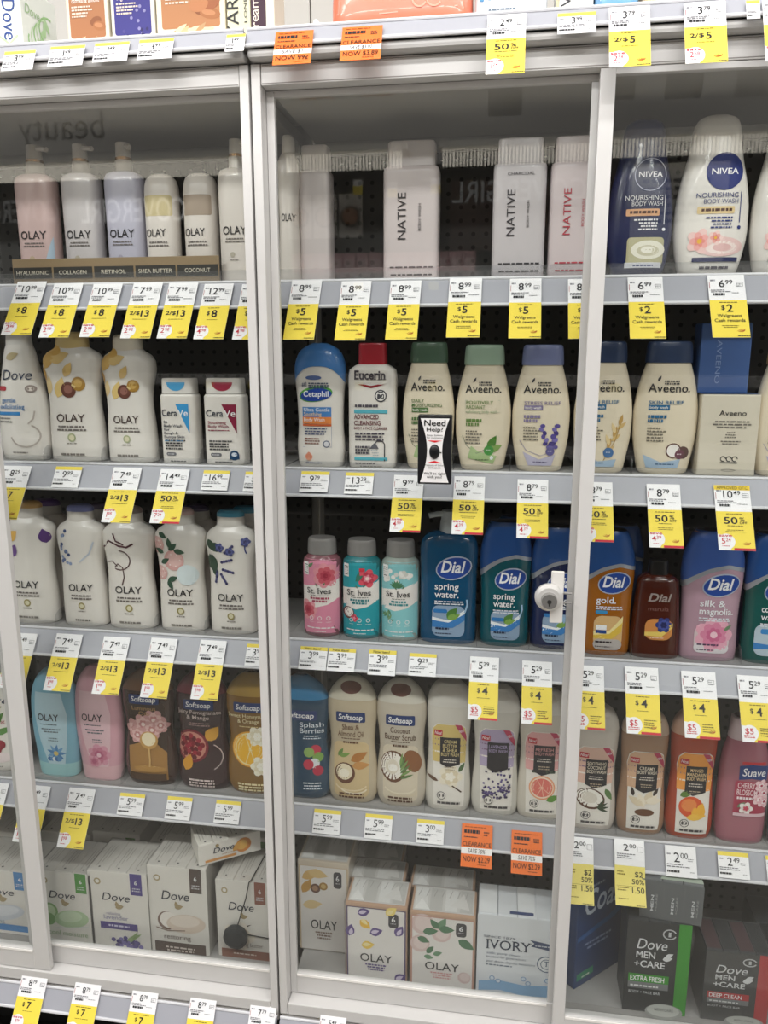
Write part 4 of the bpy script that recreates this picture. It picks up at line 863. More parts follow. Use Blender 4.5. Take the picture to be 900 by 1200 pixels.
B('aveeno', 2, 'R', 741, 818, 400, .05, 'cream bottle with a navy cap and coconut picture', CREAM, aveeno('body wash', '2F6A94', av_coco, 'SKIN RELIEF'), av_cap('2E3E5E'))
B('aveeno', 2, 'R', 882, 955, 402, .05, 'cream bottle with purple lavender picture, cut off by the picture edge', CREAM, aveeno('body wash', '6A5E92', av_lav, 'POSITIVELY'), av_cap('C9A878'))
# third row
B('wave', 3, 'L', 8, 71, 588, .055, 'white wavy bottle with purple petals behind the door stile', WH, olay_art('petal'), wave_cap('E2DDD6', 'C9A060'))
B('wave', 3, 'L', 70, 130, 592, .055, 'white wavy bottle with small blue blossoms and a violet cap top', WH, olay_art('blueflower'), wave_cap('E2DDD6', '7F86C0'))
B('wave', 3, 'L', 123, 187, 594, .055, 'white wavy bottle with brown swirl lines', WH, olay_art('swirl'), wave_cap('E2DDD6', '8E7E7A'))
B('wave', 3, 'L', 184, 246, 596, .055, 'white wavy bottle with pale strawberries and green leaves', WH, olay_art('berry'), wave_cap('E2DDD6', 'D8B8B4'))
B('wave', 3, 'L', 243, 304, 598, .055, 'white wavy bottle with lavender sprigs and a teal cap top', WH, olay_art('lavender'), wave_cap('E2DDD6', '4F9FBE'))
for q, (a, b_, yt, capc, ref) in enumerate(((28, 92, 586, '6A4A8A', 'purple petal'), (98, 152, 590, '5A4A6E', 'blue blossom'), (205, 262, 592, '4A3A5E', 'strawberry'), (262, 318, 594, '4F9FBE', 'lavender sprig'))):
    B('wave', 3, 'L', a, b_, yt, .055, 'white wavy bottle in the second rank behind the %s bottle' % ref, WH2, None, wave_cap('DAD4CC', capc), yfront=.19)
SC_ = lambda h: cap_loft('cap', [(.838, .72, .72), (.842, .75, .75), (.97, .72, .72), (1, .66, .66)], h)
B('stives', 3, 'M', 356, 401, 629, .058, 'pink round bottle with rose picture and grey cap', LIQ('8A5A62'), stives('E08FA8', 'B05068', si_rose), SC_('8F8C8A'))
B('stives', 3, 'M', 402, 447, 631, .058, 'teal round bottle with orchid and coconut picture', LIQ('2E7F86'), stives('2E9FAC', '2E7F86', si_orchid), SC_('8F8C8A'))
B('stives', 3, 'M', 447, 492, 632, .058, 'pale aqua round bottle with sea salt picture', LIQ('A8B4AC'), stives('8CCBD0', '3F8F96', si_salt), SC_('8F8C8A'))
B('dialpump', 3, 'M', 492, 560, 598, .055, 'blue translucent pump bottle beside the aqua round bottle', LIQ('0A4A70'), dial('', 'spring', dial_water('4F7F3A'), v0=.59, nm2='water.'), pumpcap(.84, 'B9BEC0', -1, .17, ring=PLASTIC('B9BEC0')), name='pump_bottle')
B('dial', 3, 'M', 562, 622, 610, .055, 'teal bottle with a blue cap and leaf splash label', LIQ('08535F'), dial('', 'spring', dial_water('4F7F3A'), v0=.56, nm2='water.'), dial_cap())
B('dial', 3, 'M', 621, 684, 616, .055, 'navy bottle with a blue cap behind the silver lock', LIQ('18244F'), dial('', 'spring', dial_water('8FB0D0'), v0=.56), dial_cap())
B('dial', 3, 'R', 679, 742, 620, .055, 'amber gold bottle with a blue cap beside the white door stile', LIQ('A05E12'), dial('', 'gold.', dial_gold, v0=.60), dial_cap())
B('dialfill', 3, 'R', 737, 799, 655, .055, 'short dark amber bottle with a black cap', LIQ('48180A'), dial_amber, cap_loft('cap', [(.85, .4, .5), (.99, .36, .46), (1, .3, .4)], '141212'))
B('dial', 3, 'R', 795, 869, 620, .055, 'mauve bottle with a blue cap and magnolia picture', LIQ('B795A4'), dial('', 'silk &', dial_silk, v0=.60, nm2='magnolia.'), dial_cap('3A5AA0'))
B('dial', 3, 'R', 868, 935, 624, .055, 'teal green bottle with a blue cap, cut off by the picture edge', LIQ('155450'), dial('', 'coconut', dial_coco, v0=.58, nm2='water'), dial_cap())
for a, b_, yt, h, sec, lab in ((575, 632, 604, '12608A', 'M', 'dark blue-capped bottle in the second rank behind the teal bottle'), (700, 752, 614, '2A4A7A', 'R', 'blue-capped bottle in the second rank behind the amber gold bottle'), (830, 886, 618, '6A5A8A', 'R', 'blue-capped bottle in the second rank behind the mauve bottle')):
    B('dial', 3, sec, a, b_, yt, .055, lab, LIQ(h), None, dial_cap(), yfront=.19)
# fourth row
B('dove', 4, 'L', -42, 23, 772, .055, 'white teardrop bottle with red pomegranate picture', WH, dove_bottle('pom'), cap_loft('cap', [(.89, .5, .56), (.99, .44, .5), (1, .36, .42)], 'E4E0DA'))
rib = lambda h: cap_loft('base_cap', [(0, .75, .79), (.012, .81, .85), (.08, .85, .89), (.135, .872, .905)], h)
B('olayrib', 4, 'L', 39, 97, 782, .05, 'pale blue ribbed bottle with daisy label', mat('7FB6CC', 0.3, coat=.2), rib_olay('B9D6E2', fl_blue), rib('9FD0D4'))
B('olayrib', 4, 'L', 90, 147, 779, .05, 'pale pink ribbed bottle with peony label', mat('DFA9B6', 0.3, coat=.2), rib_olay('E9C4CC', fl_pink), rib('E6B9C0'))
dome = lambda h: cap_sleeve('cap', lambda c: .83, h, .0006)
def oval_mark(h, v=.9):
    def fn(o, F):
        d = Deco(F.W, F.H, F.front(), .004); d.E(0, v, .2, .045, h); d.build(o, ('x', 'cap_badge', 'y'))
    return fn
B('softsoap', 4, 'L', 146, 209, 782, .05, 'dark brown bottle with pink blossom and oil drop picture', LIQ('3A1D10'), ss_lum, dome('6A4A30'))
B('softsoap', 4, 'L', 208, 271, 785, .05, 'maroon bottle with cut pomegranate picture', LIQ('300C14'), ss_pom, dome('6A2430'))
B('softsoap', 4, 'L', 266, 327, 787, .05, 'golden bottle with orange slice picture', LIQ('7E5810'), ss_honey, dome('A8863A'))
B('softsoap', 4, 'M', 322, 389, 790, .05, 'dark blue bottle with berry picture against the frame post', LIQ('123F5A'), ss_blue, dome('2E7AA8'))
B('softsoap', 4, 'M', 384, 444, 790, .05, 'beige bottle with almond picture and brown oval on its cap', LIQ('C6B79C'), softsoap('Shea &', 'Almond Oil', 'D4BC90', ss_shea, '6A4A34'), both(dome('D2CBB8'), oval_mark('6A4034', .925)))
B('softsoap', 4, 'M', 441, 501, 793, .05, 'beige bottle with halved coconut picture and brown oval on its cap', LIQ('C9BFAE'), softsoap('Coconut', 'Butter Scrub', 'D8CCB6', ss_coco, '5A3E2E'), both(dome('D2CDC0'), oval_mark('6A4034', .925)))
B('store', 4, 'M', 499, 553, 798, .05, 'milky white bottle with vanilla flower label', LIQ('D8D3C9'), store('D9C078', 'CREAM|BUTTER|& SHEA|BODY WASH', st_vanilla), stcap())
B('store', 4, 'M', 553, 609, 804, .05, 'milky white bottle with lavender label', LIQ('D3CFC6'), store('B4A6C4', 'LAVENDER|BODY WASH', st_lav, tcol='B8A8D0'), stcap())
B('store', 4, 'M', 606, 663, 807, .05, 'milky white bottle with grapefruit label', LIQ('D2CBBE'), store('E0A8A6', 'REFRESH|BODY WASH', st_grape, tcol='E0A0A0'), stcap())
B('store', 4, 'R', 665, 724, 826, .05, 'milky white bottle with coconut half label beside the door stile', LIQ('CFC6BC'), store('E0B9A8', 'SOOTHING|COCONUT|BODY WASH', st_coco, tcol='E8DCC8'), stcap('CFC8BE'))
B('store', 4, 'R', 723, 782, 832, .05, 'tan bottle with shea butter label', LIQ('A07C60'), store('D8B090', 'CREAMY|BODY WASH', st_cream, tcol='E8DCC8'), stcap('BFA690'))
B('store', 4, 'R', 780, 839, 832, .05, 'orange red bottle with mango label', LIQ('A83A10'), store('F0A04A', 'MANGO|MANDARIN|BODY WASH', st_mango, tcol='F0D0A0'), stcap('C9A08A'))
B('suave', 4, 'R', 839, 901, 838, .05, 'dusty rose bottle with cherry blossom label', LIQ('A0606E'), suave, cap_loft('cap', [(.83, .74, .78), (.9, .7, .74), (.99, .66, .7), (1, .6, .64)], 'C9B4B8'))
B('suave', 4, 'R', 902, 960, 842, .05, 'dark teal bottle cut off by the picture edge', LIQ('2A5A60'), None, cap_loft('cap', [(.83, .74, .78), (.9, .7, .74), (.99, .66, .7), (1, .6, .64)], 'A9B4B8'))

for key, xs in ROWS.items():          # clear dividers in the gaps that are wide enough
    xs.sort(); t = SHELF_OBJ[key]; z = shelf_z(key[1], key[0])
    for (a0, a1), (b0, b1) in zip(xs, xs[1:]):
        if key[1] == 1 or b0 - a1 < -0.004 or b0 - a1 > .02: continue
        xd = (a1 + b0) / 2; pts = [(0.1075, 0.0005), (0.2, 0.0005), (0.2, 0.03), (0.125, 0.03), (0.113, 0.024), (0.1075, 0.012)]
        vs = [(xd + q, y, z + h) for q in (-0.0006, 0.0006) for y, h in pts]; n = 6
        b = MB(); b.add(vs, [tuple(range(n)), tuple(range(2 * n - 1, n - 1, -1))] + [(i, n + i, n + (i + 1) % n, (i + 1) % n) for i in range(n)], ACRYL); b.build('divider', t)
# ------------------------------------------------------------------ cartons and soap packs
CARD = lambda h: mat(h, 0.4, coat=0.1, noise=0.015)
def carton(label, W, D, H, X, Y, Z, body, front=None, top=None, side=None, rz=0.0, name='soap_box', cat='box', bars=0, bev=0.0025, film=None, barmat=None, rot=None):
    """X, Y: centre of the base"""
    o = thing(name, label, cat, (X, Y, Z), rot or (0, 0, rz))
    if bars:
        for i in range(bars):
            a = -W / 2 + W * i / bars; b_ = a + W / bars
            MB().box(a + .0002, b_ - .0002, -D / 2, D / 2, 0, H, barmat or body, min(bev, .0022)).build('bar_carton', o)
        MB().box(-W / 2 - .0006, W / 2 + .0006, -D / 2 - .0012, -D / 2 - .0002, 0.0, H - .0015, body, .0003).build('front_panel', o)
    else: MB().box(-W / 2, W / 2, -D / 2, D / 2, 0, H, body, bev).build('body', o)
    yo = -D / 2 - (.0012 if bars else 0)
    if front: d = Deco(W, H, lambda x, z, off: (x, yo - off * .6, z), .05); front(d); d.build(o)
    if top: d = Deco(W, D, lambda x, z, off: (x, -D / 2 + z, H + off * .6), .05); top(d); d.build(o, ('top_label', 'top_print', 'top_lettering'))
    if side: d = Deco(D, H, lambda x, z, off: (W / 2 + off * .6, x, z), .05); side(d); d.build(o, ('side_label', 'side_print', 'side_lettering'))
    if film: MB().box(-W / 2 - .0016, W / 2 + .0016, -D / 2 - .003, D / 2 + .001, .0006, H + .0018, FILM, .002).build('film_wrap', o)
    return o
def front_carton(label, xL, xR, yt, yfront, D, Z, body, ym=None, **kw):
    ym = ym if ym else yt + 45
    a, b_ = at(xL, ym, yfront)[0], at(xR, ym, yfront)[0]; H = at((xL + xR) / 2, yt, yfront)[2] - Z
    o = carton(label, b_ - a, D, H, (a + b_) / 2, yfront + D / 2, Z, body, **kw); return o, H
Z5 = SHELF_Z[5]
def bars_top(n=4, txt='9A968F'):
    def t(d):
        for i in range(n):
            u = -.5 + (i + .5) / n
            for k in range(3): d.S_([(u - .06 + .05 * k, .12 + .1 * k), (u - .06 + .05 * k, .75)], .008, txt)
            d.C(u, .1, .018, '3A3A3E', n=6)
    return t
def dove_pack(tab, name, art, tabtxt='6', nm=''):
    def f(d):
        d.R(.22, .72, .42, 1.0, tab); d.T(tabtxt, .32, .86, .05, .05, 'F0F0F2', .01); d.L(.32, .80, .14, 2, .03, 'E0E0E4', 'c', .5)
        d.C(-.34, .86, .06, 'B0A078'); d.C(-.34, .86, .035, 'E9E5DE')
        d.T('Dove', -.04, .62, .48, .10, '23283A', 0.004, .22); d.leaf(-.06, .53, .15, 15, 'A8946A', .6); d.leaf(-.02, .53, .12, 100, 'A8946A', .6)
        art(d)
    return f
def dv_blue(d): d.E(-.05, .33, .4, .13, 'D3D8E0', 10); d.E(-.02, .36, .28, .08, 'E4E7EC', 10); d.T('hydrating', -.2, .17, .4, .06, '8A9AB0'); d.R(-.5, .05, .46, .15, '3F86C4')
def dv_green(d): d.C(-.3, .42, .16, '8FB07A'); d.C(-.3, .42, .12, 'C6D8B4'); d.C(-.32, .30, .12, '7FA56C'); d.E(.1, .33, .32, .13, 'B4CDA4', 8); d.E(.08, .36, .22, .08, 'C9DCBB', 8); d.S_([(-.2, .18), (.1, .2), (.4, .24)], .02, 'D8DCD8'); d.T('cool moisture', .02, .08, .72, .07, '8AA878')
def dv_purp(d):
    d.T('relaxing', -.1, .43, .24, .04, '8A86A8'); d.T('lavender', -.06, .37, .42, .055, '7A76A0'); d.R(-.34, .24, .3, .33, '4A3A86'); d.L(-.02, .275, .5, 1, .04, 'D8D4EC', 'c', .6)
    for q in range(26): d.C(-.15 + .5 * d.rng.random(), .02 + .14 * d.rng.random() * (.4 + .6 * d.rng.random()), .04, ('5E5494', '7A70AE', '463C7A')[q % 3], n=8)
    d.leaf(.1, .1, .3, 30, '8FA870', .25); d.leaf(.15, .08, .26, 55, '8FA870', .25)
def dv_brown(d): d.E(-.2, .37, .17, .11, '7A5F54'); d.E(-.18, .38, .15, .095, 'EFE9E2'); d.E(.12, .35, .34, .11, 'D9C8B8', 4); d.E(.1, .38, .26, .07, 'E6DACE', 4); d.S_([(-.4, .28), (-.2, .25), (.1, .27)], .02, '8A7468'); d.T('restoring', -.04, .16, .46, .055, '6A5A54'); d.R(-.44, .0, .44, .12, '57453E'); d.L(0, .05, .7, 2, .035, 'D8CCC4', 'c', .5)
def dv_van(d): d.leaf(-.36, .36, .5, -20, '4A3A34', .12); d.leaf(-.3, .32, .5, 25, '4A3A34', .12); d.flower(-.1, .28, .3, ('EFE6D8', 'E0D2BE', 'F6F0E6'), 5); d.T('caring butter', .1, .16, .5, .05, '7A6A60'); d.R(-.44, .0, .46, .11, '8A5440'); d.L(0, .05, .6, 1, .035, 'E8D8CC')
WPK = CARD('E6E2DB'); BARC = CARD('CFCBC4')
front_carton('white soap pack with a bright blue tab behind the door stile', -30, 40, 1020, .052, .105, Z5, WPK, front=dove_pack('3F86C4', '', dv_blue), top=bars_top(3), bars=3, barmat=BARC, film=True, name='soap_pack', cat='soap pack')
front_carton('white soap pack with a green tab and cucumber picture', 46, 109, 1022, .052, .105, Z5, WPK, front=dove_pack('4E9A3E', '', dv_green), top=bars_top(3), bars=3, barmat=BARC, film=True, name='soap_pack', cat='soap pack')
front_carton('white soap pack with a violet tab and lavender picture', 106.5, 174, 1022, .052, .105, Z5, WPK, front=dove_pack('4A3A8A', '', dv_purp), top=bars_top(3), bars=3, barmat=BARC, film=True, name='soap_pack', cat='soap pack')
rp, rH = front_carton('white soap pack with a coconut picture and dark brown band', 175.5, 243, 1016, .056, .105, Z5, WPK, front=dove_pack('4A3830', '', dv_brown), top=bars_top(3), bars=3, barmat=BARC, film=True, name='soap_pack', cat='soap pack')
vp, vH = front_carton('white soap pack with a rust tab and a black security puck', 255, 317, 1032, .062, .105, Z5, WPK, front=dove_pack('8A4A34', '', dv_van), top=bars_top(3), bars=3, barmat=BARC, film=True, name='soap_pack', cat='soap pack')
# second rank of packs and the loose box on top
for a, b_, yt, lab in ((-25, 46, 975, 'white soap pack in the second rank, behind the one with the bright blue tab'), (52, 108, 976, 'white soap pack in the second rank, behind the one with the green tab'), (112, 166, 976, 'white soap pack in the second rank, behind the one with the violet tab'), (262, 322, 980, 'white soap pack in the second rank, behind the one with the black puck')):
    front_carton(lab, a, b_, yt, .178, .1, Z5, CARD('DAD6CF'), front=lambda d: (d.T('Dove', 0, .62, .48, .10, '23283A', 0.004, .22), d.R(.2, .8, .4, .95, '4E8A3E')), bars=3, barmat=BARC, top=bars_top(3), name='soap_pack', cat='soap pack', ym=1010)
front_carton('white soap pack in the second rank, behind the coconut picture pack', 176, 250, 990, .178, .1, Z5, CARD('DAD6CF'), front=lambda d: (d.T('Dove', 0, .62, .48, .10, '23283A', 0.004, .22), d.R(.3, .7, .46, .95, '4A3830')), bars=3, barmat=BARC, top=bars_top(3), name='soap_pack', cat='soap pack', ym=1010)
def mango_front(d):
    d.T('Dove', -.1, .45, .34, .26, '23283A', .004, .22); d.E(.22, .5, .13, .34, 'D98A3A', 30); d.E(.2, .52, .09, .24, 'E8B45A', 30); d.leaf(.05, .3, .2, 50, 'E0A850', .5); d.R(-.4, .08, .1, .2, 'D89A5A'); d.C(-.2, .8, .03, 'A8946A'); d.L(.0, .3, .3, 1, .06, 'A8784A')
mz = Z5 + rH + .0025
A = at(208, 1019, .085); Bp = at(250, 990, .20)
carton('white soap box with mango picture lying crosswise on the coconut picture pack', .128, .075, .046, -0.548, .128, mz, WPK, front=mango_front, top=bars_top(4), bars=4, barmat=CARD('DCD8CF'), rz=math.radians(34), name='soap_pack', cat='soap pack')
# security puck on the brown pack: cords run round the pack
vz, vx = vH, vp.location.x; vw = (at(317, 1077, .062)[0] - at(255, 1077, .062)[0])
t = thing('security_tag', 'black round security puck with thin cords on a white soap pack', 'security tag', tuple(at(277, 1096, .055)))
b = MB(); n = 22; vs = []
for r, y in ((.0235, .003), (.0255, -.003), (.024, -.009), (.017, -.0125)):
    for i in range(n): q = 2 * math.pi * i / n; rr = r * (1 + .03 * (i % 2)); vs.append((rr * math.cos(q), y - .001, rr * math.sin(q)))
b.add(vs, [(j * n + i, j * n + (i + 1) % n, (j + 1) * n + (i + 1) % n, (j + 1) * n + i) for j in range(3) for i in range(n)] + [tuple(range(n - 1, -1, -1)), tuple(range(3 * n, 4 * n))], mat('1E2226', 0.5, noise=.2)); b.build('puck', t)
lp = Vector(t.location); T_ = lambda x, y, z: tuple(Vector((x, y, z)) - lp)
fy = .0565; ztop = Z5 + vH + .0035
MB().tube([T_(lp.x + .003, fy, lp.z + .022), T_(vx + .008, fy - .0005, Z5 + vH * .8), T_(vx + .016, fy, ztop - .002), T_(vx + .019, fy + .006, ztop), T_(vx + .024, .165, ztop)], .0011, DARK).build('cord', t)
MB().tube([T_(lp.x + .022, fy, lp.z), T_(vx, fy - .0005, lp.z + .004), T_(vx + vw / 2 - .002, fy, lp.z + .0), T_(vx + vw / 2 + .003, fy + .006, lp.z), T_(vx + vw / 2 + .003, .16, lp.z)], .0011, DARK).build('cord', t)

def olay_pack(art, edge, tone):
    def f(d):
        d.label(-.465, .01, .465, .94, 'EAE6E2', .003); d.S_([(-.47, .01), (-.47, .945), (.47, .945), (.47, .01)], .025, edge)
        d.R(.2, .72, .36, .9, '2E2B33', .006); d.T('6', .28, .80, .06, .06, 'F0F0F2', .008); d.L(.28, .77, .1, 1, .025, 'D0D0D4')
        art(d); d.T('OLAY', .0, .25, .52, .1, K, .004); d.L(0, .2, .4, 3, .032, tone, 'c', .6)
    return f
def op_violet(d):
    for u, v, r, c in ((-.3, .86, 20, '5F4A8A'), (-.26, .78, -40, 'EFC04A'), (-.1, .62, 20, '5F4A8A'), (-.24, .45, 10, 'F0CC5A'), (.32, .62, 60, '5F4A8A'), (.16, .88, 40, 'F4DC7A'), (-.44, .56, 80, '5F4A8A'), (.3, .04, 30, '5F4A8A')): d.leaf(u, v, .22, r, c, .7); d.leaf(u + .02, v + .01, .14, r, 'D8CCE4' if c == '5F4A8A' else 'FAE9A8', .5)
def op_straw(d):
    for u, v, r in ((-.3, .84, .18), (-.02, .74, .15), (-.34, .58, .15), (.34, .18, .1)): d.C(u, v, r, 'DCC4C0'); d.C(u + .01, v + .01, r * .75, 'E8D6D2')
    for u, v, l, r in ((-.3, .74, .24, 10), (-.06, .80, .22, 60), (-.06, .80, .24, 0), (-.06, .80, .2, 130), (-.38, .66, .2, -20), (-.24, .46, .17, 50), (-.28, .42, .15, -10), (-.14, .45, .15, 20), (.24, .68, .28, -30)): d.leaf(u, v, l, r, ('4E7A58', '6A9470')[int(l * 50) % 2], .55)
def op_gold(d):
    for u, v, l, r, c in ((-.42, .8, .4, 30, 'D9B26A'), (-.42, .64, .36, 60, 'C99A4A'), (-.3, .88, .4, -10, 'E2C384'), (-.42, .5, .4, 10, 'E8CE98')): d.leaf(u, v, l, r, c, .5)
    d.C(-.16, .70, .1, '6B4A38'); d.C(-.165, .70, .06, 'A88060'); d.C(.0, .73, .085, 'A8813C'); d.C(.0, .73, .05, 'D0B070')
def olay_top(kr):
    def t(d):
        d.R(-.46, .05, .46, .97, 'D4D2CE'); [d.R(-.44 + .23 * i, .1, -.25 + .23 * i, .92, ('E2E1DE', 'C6C4C0')[i % 2]) for i in range(4)]
        d.P([(-.44, .1), (-.2, .1), (-.34, .5)], 'F0EFEC'); d.P([(.1, .3), (.4, .2), (.3, .8)], 'DEDCD8')
        for i in range(7): d.S_([(-.4 + .12 * i, .6), (-.36 + .12 * i, .88)], .01, 'A8A6A2')
    return t
KR = CARD('C4A186'); KR2 = CARD('CDB29A')
front_carton('cream soap pack with gold nut picture standing behind the violet petal pack', 350, 409, 1010, .105, .1, Z5, CARD('D9CBB8'), front=olay_pack(op_gold, 'D0B894', '8A7468'), top=olay_top(0), film=True, name='soap_pack', cat='soap pack')
front_carton('soap pack with violet petals and yellow accents', 405, 477, 1060, .045, .075, Z5, KR, front=olay_pack(op_violet, '5A4A6E', '5F4A8A'), top=olay_top(0), film=True, name='soap_pack', cat='soap pack', bev=.004)
front_carton('soap pack with pale strawberries and green leaves', 480, 557, 1071, .045, .075, Z5, KR, front=olay_pack(op_straw, 'C99A8A', 'D8A0A0'), top=olay_top(0), film=True, name='soap_pack', cat='soap pack', bev=.004)
front_carton('kraft-edged soap pack second in line behind the violet petal pack', 405, 474, 1032, .124, .07, Z5, KR, front=olay_pack(op_violet, '5A4A6E', '5F4A8A'), top=olay_top(0), film=True, name='soap_pack', cat='soap pack', ym=1060, bev=.004)
front_carton('kraft-edged soap pack third in line behind the violet petal pack', 409, 472, 1008, .2, .07, Z5, KR2, top=olay_top(0), film=True, name='soap_pack', cat='soap pack', ym=1040, bev=.004)
front_carton('kraft-edged soap pack second in line behind the strawberry pack', 480, 556, 1042, .124, .07, Z5, KR, front=olay_pack(op_straw, 'C99A8A', 'D8A0A0'), top=olay_top(0), film=True, name='soap_pack', cat='soap pack', ym=1070, bev=.004)
def ivory(d):
    d.T('SINCE 1879', -.22, .72, .4, .025, '3A465A', al='c', serif=1); d.T('IVORY', -.1, .585, .58, .115, '24304A', .006, serif=1)
    d.P([(.16, .74), (.5, .70), (.5, .62), (.18, .66), (.22, .70)], '2B3F68'); d.L(.34, .67, .24, 1, .03, 'D8DEE8')
    d.T('safe, pure clean', -.38, .52, .42, .028, '6A7688', 0, .2, al='l'); d.T('trusted for generations', -.38, .475, .5, .028, '6A7688', 0, .2, al='l'); d.T('pur doux depuis toujours', -.38, .42, .62, .028, '6A7688', 0, .2, al='l'); d.L(-.38, .38, .4, 1, .03, '6A7688', 'l')
    d.C(.38, .46, .12, '5A6A84', n=22); d.C(.38, .46, .105, 'E8EAEC', n=22); d.C(.38, .46, .075, '5A6A84', n=22); d.C(.38, .46, .065, 'E8EAEC', n=22); d.T('T', .38, .44, .06, .06, '4A5A76', .01, serif=1)
    d.P([(-.47, .17), (-.2, .2), (.1, .17), (.48, .2), (.48, .06), (.1, .04), (-.2, .08), (-.47, .05)], '8FB8DC')
    for u, v in ((-.3, .22), (-.22, .19), (.1, .25), (.16, .2), (.4, .26), (.46, .2)): d.C(u, v, .035, '6A94C0', n=12); d.C(u, v, .026, 'DCE6F0', n=12)
front_carton('white and blue wrapped soap pack beside the strawberry pack', 559, 652, 1074, .045, .085, Z5, CARD('E3E6EA'), front=ivory, top=lambda d: ([d.R(-.48 + .24 * i, .03, -.26 + .24 * i, .97, ('EDEFF0', 'E2E5E8')[i % 2]) for i in range(4)], d.R(-.1, .05, .2, .15, '3A4A78')), film=True, bars=4, barmat=CARD('E3E6EA'), name='soap_pack', cat='soap pack')
# blue angled box, the dark packs and the grey pack on top
cw, cdp, ang = .154, .06, math.radians(42); u1 = np.array([math.cos(ang), math.sin(ang)]); u2 = np.array([-math.sin(ang), math.cos(ang)])
cc = np.array([.172, .08]) + u1 * cw / 2 + u2 * cdp / 2; cH = at(672, 1022, .08)[2] - Z5
def coast(d):
    d.T('Coast', .02, .60, .78, .2, 'C9D4E4', .012, .22); d.L(-.3, .82, .3, 1, .04, '8FA0C0', 'l'); d.P([(-.48, .44), (.2, .5), (.48, .6), (.48, .56), (.2, .46), (-.48, .4)], '2F5A94'); d.L(-.1, .34, .5, 2, .04, '7F90B4'); d.R(-.46, .06, -.16, .12, '3A8A6A'); d.L(-.3, .07, .2, 1, .03, 'D8E0D8')
carton('deep blue soap box standing at an angle beside the door stile', cw, cdp, cH, cc[0], cc[1], Z5, CARD('1D3B6C'), front=coast, rz=ang)
def men(col, t1, w1):
    def f(d):
        d.R(.30, 0, .5, 1, col); d.T('Dove', -.1, .70, .48, .11, 'D4D6D8', .004, .22); d.T('MEN', -.34, .60, .3, .07, 'D8DADC', .016, al='l'); d.leaf(.08, .60, .16, 15, 'D8DADC', .6); d.leaf(.12, .63, .14, 30, 'D8DADC', .5); d.T('+CARE', -.36, .50, .48, .07, 'D8DADC', .016, al='l')
        d.R(-.44, .33, .2, .42, col); d.T(t1, -.41, .345, w1, .055, 'EDEEEE', .012, al='l'); d.R(-.44, .26, .2, .33, '77797B'); d.L(-.40, .28, .5, 1, .04, 'DADADA', 'l'); d.T('BODY + FACE BAR', -.42, .205, .5, .03, 'C8CACC', .006, al='l')
        d.E(.16, .02, .3, .09, '9A9C98'); d.E(.15, .035, .26, .07, 'B9BBB6'); d.T('MEN+CARE', .16, .03, .3, .03, '8A8C88', .01)
        d.arc(.16, .88, .1, .05, 20, 340, .02, 'C0C2C4'); d.T('1', .16, .855, .04, .05, 'C0C2C4', .01)
    return f
BLK = CARD('2C2E30'); BLK2 = CARD('3A3C3E')
m1, mH = front_carton('charcoal soap pack with a green side stripe', 733, 808, 1080, .05, .075, Z5, BLK, front=men('3F8F34', 'EXTRA FRESH', .54), name='soap_pack', cat='soap pack', bars=3, barmat=BLK2)
front_carton('charcoal soap pack with a red side stripe', 824, 902, 1116, .05, .085, Z5, BLK, front=men('B4282C', 'DEEP CLEAN', .5), name='soap_pack', cat='soap pack', bars=4, barmat=BLK2, top=lambda d: [d.R(-.48 + .25 * i, .06, -.27 + .25 * i, .94, ('4A3236', '2E3032')[i % 2]) for i in range(4)], film=True, ym=1160)
def menbar(d):
    for u in (-.33, 0, .33): d.T('MEN', u + .04, .4, .42, .045, 'C8CACC', .016, rot=90); d.T('+CARE', u + .1, .42, .46, .03, '9A9C9E', .01, rot=90); d.R(u - .14, .08, u - .12, .92, '6A6C6E')
a_, b_ = at(752, 1060, .055)[0], at(824, 1060, .055)[0]; gH = at(787, 1034, .055)[2] - (Z5 + mH)
carton('grey three-bar soap pack lying on the green-striped charcoal pack', b_ - a_, .07, gH, (a_ + b_) / 2 + .002, .09, Z5 + mH + .0005, CARD('5F6264'), front=menbar, bars=3, barmat=CARD('6A6D6F'), top=lambda d: (d.P([(-.2, .05), (.5, .1), (.45, .9), (0, .8)], 'A9B4A6'), d.L(.1, .5, .3, 3, .08, '6A7A6A')), name='soap_pack', cat='soap pack', rz=math.radians(-6))
front_carton('dark green soap pack behind the charcoal pack with the red side stripe', 882, 960, 1084, .15, .08, Z5, CARD('232628'), bars=3, barmat=BLK2, name='soap_pack', cat='soap pack', ym=1120)
# cartons on the second inside row
def av_box(d):
    d.T('Aveeno', .04, .74, .46, .065, K, .004); d.L(.04, .66, .66, 3, .035, '77726A', 'c', .5); d.L(.04, .53, .2, 3, .03, '77726A'); d.L(.04, .42, .4, 2, .03, '77726A')
    for u in (-.06, .04, .14): d.arc(u, .21, .045, .03, 0, 300, .016, '333333', 10)
    d.R(-.11, .155, .19, .175, '333333'); d.R(-.11, .165, .19, .17, 'D8D2C4'); d.arc(.04, .07, .12, .012, 0, 360, .008, '77726A')
xo, xH = front_carton('cream folding carton under the upright blue carton', 819, 888, 462, .115, .075, SHELF_Z[2], CARD('D8D0BE'), front=av_box, top=lambda d: d.R(-.5, 0, .5, 1, '5E7298'), ym=515)
bz = SHELF_Z[2] + xH; a_, b_ = at(820.5, 418, .13)[0], at(880, 418, .13)[0]
carton('blue carton standing on the cream folding carton', b_ - a_, .05, at(850, 378, .13)[2] - bz - .001, (a_ + b_) / 2, .156, bz + .001, CARD('44629A'), front=lambda d: d.T('AVEENO', -.18, .45, .62, .1, '8A9EC8', .0, rot=-90))
